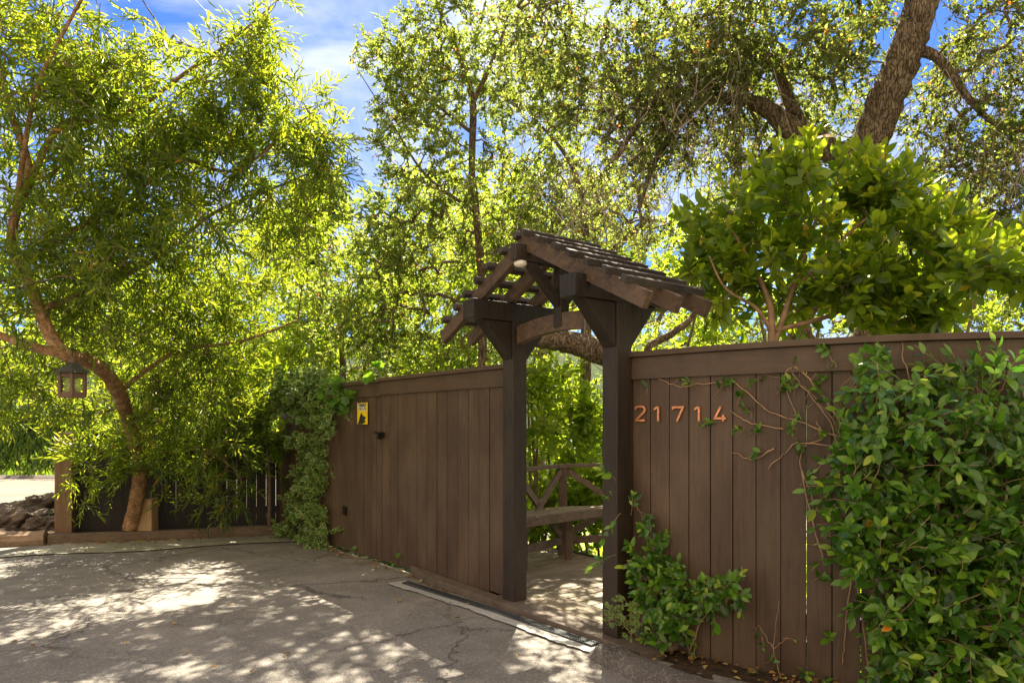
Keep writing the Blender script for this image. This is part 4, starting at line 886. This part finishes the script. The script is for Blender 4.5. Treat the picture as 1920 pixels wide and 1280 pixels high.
tree('glossy_bush', 'broad leaved bush reaching into the picture at the right edge above the fence', 'shrub',
     [[(2080, 800, 4.5, .03), (2040, 620, 4.4, .025), (1990, 520, 4.3, .016), (1920, 470, 4.2, .009), (1860, 460, 4.2, .005)]],
     [(1905, 485, 4.2, 45, 40, .25, 24), (2030, 500, 4.3, 90, 80, .35, 44)], 'shrub', L_shrub, M_vstem, per_tip=3, clump=.09, up=.45, droop=0, tipr=.003, crown='foliage', trunk='stem', lsize=1.05)
# dark shrub in the corner
tree('corner_shrub', 'dark green broad leaved shrub in the corner behind the ivy', 'shrub',
     [[(505, 985, 10.3, .03), (505, 900, 10.2, .025), (500, 800, 10.1, .015), (510, 720, 10, .008)]], [(505, 800, 10., 35, 75, .2, 60), (560, 700, 9.9, 60, 40, .25, 50)],
     'shrub', L_shrub, M_twig, per_tip=3, clump=.12, tipr=.003, crown='foliage', trunk='stem', lsize=.85)
# far trees across the road and on the hill
far = [(60, 700, 33, 230, 190, 150), (330, 640, 34, 260, 200, 170), (640, 640, 36, 220, 190, 150), (950, 640, 34, 260, 200, 150), (1300, 640, 36, 260, 160, 150), (1650, 640, 36, 260, 170, 150), (1980, 620, 34, 260, 190, 120), (-220, 600, 30, 220, 260, 130)]
flb = ['tree across the road behind the lantern', 'tree across the road behind the middle of the leaning tree', 'tree across the valley behind the ivy', 'far tree directly behind the arbour', 'far tree behind the left half of the glossy shrub', 'far tree behind the oak trunk', 'far tree behind the right end of the curved fence', 'far tree outside the left edge of the picture']
for (u, v, Y, ru, rv, n), lb in zip(far, flb):
    g0 = float(terrain(np.array(at(u, 0, Y)[0]), np.array(float(Y)))); vb = V0-(g0-CAMZ)/Y*F_
    tree('far_tree', lb, 'tree', [[(u, vb+4, Y, .25), (u+4, (vb+v)/2, Y, .2), (u, v, Y, .12)]], [(u, v, Y, ru, rv, 3.5, n), (u-ru*.4, v-rv*.3, Y, ru*.5, rv*.5, 2, n//3)], 'far', L_far, M_barkO, per_tip=5, reject=rejU, clump=1.0, tipr=.015, group='trees beyond the road')
tree('distant_tree', 'dark rounded distant tree low in the sky gap between the crowns', 'tree', [[(590, 620, 60, .6), (590, 470, 60, .4), (592, 390, 60, .25)]], [(592, 385, 60, 45, 55, 2.5, 150), (560, 470, 60, 70, 60, 3, 100)], 'dist', L_far, M_barkO, per_tip=5, clump=.7, tipr=.03, lsize=.8)
# ------------------------------------------------------------------ climbers
def fence_front(u, v, off):
    x, y = fence_at_u(u); k = 1-off/y; return np.array([x*k, y*k, CAMZ-(v-V0)/F_*y*k])
def poly_sample(poly, n):
    p = np.array(poly, float); lo, hi = p.min(0), p.max(0); out_ = []
    while len(out_) < n:
        q = lo+rng.random(2)*(hi-lo); ins = False; j = len(p)-1
        for i in range(len(p)):
            if (p[i][1] > q[1]) != (p[j][1] > q[1]) and q[0] < (p[j][0]-p[i][0])*(q[1]-p[i][1])/(p[j][1]-p[i][1])+p[i][0]: ins = not ins
            j = i
        if ins: out_.append(q)
    return np.array(out_)
def climber(name, label, cat, base, stems, samples, tmat, kind, size, k, tl, ang, parent_stem_r, off, group=None, upb=.25, front=None, flowers=0, clumps=None, nfrac=.3):
    """samples: (u,v) pixels on the fence; off: (lo,hi) distance in front"""
    root = thing(name, base, label, cat, group); mb = MB()
    for st in stems:
        P = [fence_front(*q[:2], q[2]) for q in st] if len(st[0]) == 3 else st
        PP = smooth_path(P, len(P)*5); PP = PP+rng.normal(size=PP.shape)*.004
        sm = MB(); sm.tube(PP, np.linspace(parent_stem_r, parent_stem_r*.45, len(PP)), 5); sm.build('stem', M_vstem, root, smooth=True)
    org = []; dr_ = []
    for (u, v) in samples:
        o_ = rng.uniform(*off)*rng.uniform(.5, 1); p = front(u, v, o_); org.append(p)
    org = np.array(org); T = len(org)
    dirs = unit(rng.normal(size=(T, 3))*.75+np.array([-.1, -.35, upb]))
    ln = tl*rng.uniform(.6, 1.3, T)
    for a, d, l in zip(org, dirs, ln): mb.tube([a-d*l*.2+np.array([0, .04, -.02]), a, a+d*l], [.0022, .0018, .0010], 4, False)
    pos, ld, ti = twig_leaves(org, dirs, ln, k, ang, .12, opp=True)
    tips_ = (np.arange(len(pos)) % k)/k
    clr = np.clip(rng.normal(.40, .24, len(pos))+.35*(tips_ > .7)*(rng.random(T)[ti] > .5), 0, .985); clr[rng.random(len(pos)) < .0012] = 1
    sz = size*rng.uniform(.5, 1.25, len(pos))*(1-.40*tips_)
    leaves_object('foliage', tmat, kind, pos, ld, sz, root, clr, normal_bias=np.array([-.1, -.9, .75]), roll=.55)
    tag(mb.build('twigs', M_vstem, root, smooth=True), kind='stuff')
    if flowers:
        idx = rng.choice(T, flowers)
        for i in idx:
            fb = MB(); c = org[i]+dirs[i]*ln[i]+np.array([0, -.03, 0]); nrm = unit(np.array([0, -1, .3])+rng.normal(size=3)*.3); a_ = unit(np.cross(nrm, UP)); b_ = np.cross(nrm, a_)
            for q in range(5):
                th = q*1.2566; e = math.cos(th)*a_+math.sin(th)*b_; f = math.cos(th+.5)*a_+math.sin(th+.5)*b_
                fb.add([c, c+e*.007+nrm*.002, c+(e+f*.3)*.014, c+f*.008], [(0, 1, 2, 3)])
            fb.build('flower', M_flower, root)
    return root
jp = [(1560, 690), (1640, 665), (1700, 700), (1790, 685), (1860, 700), (1930, 760), (1990, 800), (1990, 1330), (1680, 1330), (1600, 1190), (1610, 1110), (1560, 1040), (1520, 980), (1545, 900), (1530, 820), (1580, 760)]
ps = [q for q in poly_sample([(x+26, y) for x, y in jp], 980) if not (1700 < q[0] < 1850 and 880 < q[1] < 960 and rng.random() < .6) and not (q[1] < 800 and rng.random() < .35)]
jst = [[(1640, 1330, .05), (1620, 1180, .06), (1600, 1060, .08), (1580, 920, .08), (1560, 800, .06), (1500, 720, .03), (1480, 690, .02)],
       [(1760, 1330, .08), (1750, 1150, .1), (1760, 950, .12), (1740, 800, .12), (1700, 700, .1), (1690, 640, .02)],
       [(1870, 1330, .08), (1860, 1100, .1), (1880, 900, .1), (1850, 780, .1), (1820, 700, .05)],
       [(1620, 820, .06), (1560, 815, .03), (1500, 790, .015), (1440, 770, .012), (1400, 735, .012), (1370, 716, .012), (1300, 722, .012), (1270, 723, .012), (1230, 708, .012), (1200, 692, .012)],
       [(1580, 840, .05), (1500, 830, .02), (1470, 850, .015), (1440, 880, .012)], [(1575, 790, .04), (1510, 700, .02), (1480, 692, .02), (1470, 720, .02), (1500, 790, .02)],
       [(1545, 1060, .04), (1500, 860, .02), (1545, 820, .02), (1530, 790, .02)], [(1470, 805, .02), (1400, 790, .015), (1370, 770, .012)], [(1600, 980, .04), (1540, 960, .03), (1510, 900, .02), (1500, 870, .02)],
       [(1450, 840, .02), (1420, 860, .015), (1400, 858, .012), (1375, 848, .012)], [(1600, 1060, .05), (1585, 1180, .02), (1580, 1250, .02)]]
climber('jasmine_vine', 'dense dark green jasmine vine covering the right end of the curved fence', 'vine', (2.4, 3.6, -.05), jst, ps, L_jas, 'broad', .098, 8, .19, .85,   .006, (.03, .42), front=fence_front, flowers=12)
# loose sprays of the same vine over the boards
sp = [(1214, 732), (1267, 716), (1306, 726), (1345, 735), (1370, 712), (1385, 752), (1400, 722), (1410, 775), (1396, 806), (1430, 845), (1410, 810), (1470, 715), (1490, 735), (1500, 770), (1480, 785), (1530, 700), (1515, 740), (1552, 700), (1560, 660), (1540, 720), (1505, 905), (1520, 935), (1495, 860), (1540, 870), (1515, 1020), (1545, 1000), (1530, 1085), (1560, 1075), (1555, 1200), (1570, 1270), (1505, 1255), (1545, 930), (1530, 640), (1600, 720), (1350, 790), (1455, 740), (1430, 705), (1500, 700), (1520, 760), (1490, 820), (1545, 745), (1535, 810)]
climber('jasmine_sprig', 'loose jasmine sprays trailing left across the boards towards the house numbers', 'vine', (1.7, 4.0, 1.0), [[(1570, 800, .03), (1520, 735, .02), (1480, 715, .012), (1430, 700, .012)], [(1570, 690, .03), (1545, 655, .02), (1520, 645, .015)]], sp, L_jas, 'broad', .066, 7, .08, .9, .003, (.012, .05), front=fence_front)
# young jasmine by the right arbour post
jb = poly_sample([(1205, 1040), (1230, 1010), (1250, 1060), (1300, 1085), (1385, 1095), (1370, 1130), (1300, 1160), (1280, 1215), (1215, 1200), (1190, 1120)], 120)
jb = [q for q in jb]+[(1152, 895), (1165, 910), (1172, 935), (1160, 965), (1185, 955), (1205, 960), (1222, 965), (1218, 990), (1180, 985), (1150, 1040), (1165, 1050), (1190, 1030), (1210, 1010), (1215, 1045), (1385, 1110), (1370, 1085), (1340, 1090)]
def ffb(u, v, off):
    if u < 1165: y = 4.62-off; return at(u, v, y)
    return fence_front(u, v, off)
climber('young_jasmine', 'young jasmine bush climbing at the foot of the right arbour post', 'vine', (1.2, 4.35, -.05),
        [[(1300, 1235, .06), (1260, 1120, .08), (1220, 1020, .04), (1200, 960, .03), (1170, 910, .03)], [(1250, 1215, .08), (1230, 1120, .08), (1195, 1040, .04)], [(1290, 1225, .1), (1330, 1140, .08), (1390, 1100, .05)], [(1300, 1230, .05), (1310, 1150, .05)],
         [(1240, 1220, .1), (1215, 1150, .06), (1210, 1060, .04), (1222, 985, .03)]], jb, L_jas, 'broad', .085, 8, .13, .85, .004, (.03, .20), front=ffb, flowers=2)
# little sprout
climber('jasmine_sprout', 'thin young sprout rising alone from the soil under the curved fence', 'vine', (1.7, 4.0, -.05), [[(1470, 1290, .06), (1450, 1215, .04), (1455, 1170, .03), (1462, 1125, .02)], [(1450, 1215, .04), (1420, 1170, .04)], [(1450, 1215, .04), (1478, 1195, .04)]],
        [(1418, 1175), (1430, 1195), (1476, 1195), (1440, 1240), (1425, 1262), (1400, 1250), (1455, 1250)], L_jas, 'broad', .05, 4, .06, .9, .003, (.03, .06), front=fence_front)
# succulent-like geranium at the post foot
cl = poly_sample([(1135, 1130), (1160, 1115), (1195, 1135), (1200, 1180), (1180, 1200), (1140, 1170)], 46)
climber('low_geranium', 'small pale green scalloped plant at the foot of the right arbour post', 'plant', (.80, 4.45, -.05), [[(1190, 1205, .12), (1170, 1165, .15), (1150, 1130, .16)], [(1195, 1205, .12), (1190, 1160, .1), (1200, 1140, .1)]], cl, L_ivy, 'ivy', .030, 6, .05, 1., .004, (.02, .14), front=lambda u, v, o_: at(u, v, 4.42-o_))
# ivy at the fence corner
def ivy_front(u, v, off):
    s = s_of_u(u); s = max(s, -5.5); f = off; g = G(s, f); return at(u, v, g[1]*1.0)
ip = [(560, 700), (600, 690), (640, 715), (640, 760), (625, 800), (618, 1000), (600, 1020), (560, 1030), (515, 1035), (530, 985), (560, 940), (575, 860), (560, 800), (545, 760), (520, 770), (505, 740), (525, 715)]
cv = poly_sample(ip, 380)
cv = [q for q in cv]
def ivy_fn(u, v, off):
    s = min(max(s_of_u(max(u, 545), 0), -5.5), -4.3 if u < 622 else 0); g = G(s, off*.6+.02); k = 1+0*u
    y = g[1]-(.35 if v > 960 else 0)*rng.random(); y = min(y, 9.35 if u > 590 else 9.9)
    return at(u, v, y)
climber('variegated_ivy', 'cream edged ivy cascading down the far corner of the brown board fence', 'ivy', G(-4.4, .2, -.16), [[at(u, v, 9.3-.01*i) for i, (u, v) in enumerate(st)] for st in ([(590, 1025), (600, 900), (595, 780), (600, 710)], [(575, 1030), (590, 940), (600, 850), (590, 760), (560, 730)], [(610, 1020), (612, 900), (610, 800), (630, 730)])], cv, L_ivy, 'ivy', .125, 6, .24, 1., .006, (.02, .35), front=ivy_fn, upb=-.1)
vl = poly_sample([(600, 715), (640, 705), (670, 745), (650, 780), (615, 775)], 22)
vl = [q for q in vl]+[(655, 765), (648, 745), (700, 700), (720, 695), (660, 790), (640, 705)]
climber('lobed_vine', 'bright green lobed vine spilling over the fence top left of the yellow sign', 'vine', G(-4.1, .05, 1.9), [[G(-4.4, .03, 2.0), G(-4.1, .05, 1.98), G(-3.8, .06, 1.85)]], vl, L_vine, 'lobed', .11, 5, .16, 1., .004, (.03, .12), front=lambda u, v, o_: at(u, v, G(s_of_u(u), o_)[1]))
# small weeds at the fence foot
climber('fence_weed', 'tiny green weeds growing at the foot of the board fence', 'weed', G(-3.7, .05, -.12), [[G(-3.75, .05, -.13), G(-3.7, .06, -.05)]], [(642, 1028), (648, 1032), (660, 1034), (668, 1036), (735, 1052), (752, 1040)], L_vine, 'lobed', .05, 4, .05, 1., .002, (.03, .06), front=lambda u, v, o_: at(u, v, G(s_of_u(u), o_)[1]))
# ------------------------------------------------------------------ litter and grass
n = 240; X = rng.uniform(-6, 2.2, n); Yv = rng.uniform(2.3, 10, n)
n2 = 900; s_ = rng.uniform(-5.4, -.1, n2//3); e = np.abs(rng.normal(size=n2//3))*.12+.03; pf = np.array([G(a, b) for a, b in zip(s_, e)])
x3 = rng.uniform(.8, 4, n2//3); p3 = np.stack([x3, fence_y(x3)-.02-np.abs(rng.normal(size=len(x3)))*.13], 1)
x4 = rng.uniform(-6.2, -3.4, n2//3); p4 = np.stack([x4, kerb_y(x4)-.1-np.abs(rng.normal(size=len(x4)))*.1], 1)
X = np.concatenate([X, pf[:, 0], p3[:, 0], x4]); Yv = np.concatenate([Yv, pf[:, 1], p3[:, 1], p4[:, 1]])
ok = (Yv < np.concatenate([ymax(X[:n])-.05, np.full(len(X)-n, 99)])); X = X[ok]; Yv = Yv[ok]; n = len(X)
pos = np.stack([X, Yv, gh(X, Yv)+.022], 1); a = rng.random(n)*6.28; dirs = np.stack([np.cos(a), np.sin(a), rng.normal(0, .08, n)], 1)
o = leaves_object('leaf_litter', L_dead, 'oak', pos, dirs, rng.uniform(.02, .055, n), None, roll=.25); tag(o, 'dry fallen leaves scattered over the driveway and soil bed', 'leaf litter', kind='stuff')
n = 16000; X = rng.uniform(-34, 4, n); Yv = rng.uniform(26, 33, n); Zv = terrain(X, Yv)
a = rng.random(n)*6.28; dirs = np.stack([np.cos(a)*.5, np.sin(a)*.5, np.ones(n)], 1)
o = leaves_object('grass', L_grass, 'lance', np.stack([X, Yv, Zv-.02], 1), dirs, rng.uniform(.2, .45, n), None, roll=2, widthk=1.6); tag(o, 'green grass on the bank beyond the road', 'grass', kind='stuff')
# undergrowth so that the slope behind the deck reads as leaves
n = 26000; X = rng.uniform(-3, 9, n); Yv = rng.uniform(8.6, 17, n); s_, f_ = (X-P0[0])*D2[0]+(Yv-P0[1])*D2[1], (X-P0[0])*N2[0]+(Yv-P0[1])*N2[1]
k = f_ < -2.2; X = X[k]; Yv = Yv[k]; n = len(X); Zv = terrain(X, Yv)+rng.random(n)**1.5*.7*(1+.6*vnoise(X, Yv, 2.5, 2)); dirs = rng.normal(size=(n, 3))+np.array([0, 0, .5])
o = leaves_object('ground_cover', L_under, 'oak', np.stack([X, Yv, Zv], 1), dirs, rng.uniform(.06, .13, n), None); tag(o, 'low leafy ground cover on the slope below the deck', 'ground cover', kind='stuff')
for o in bpy.data.objects:
    if '_w' in o: del o['_w']
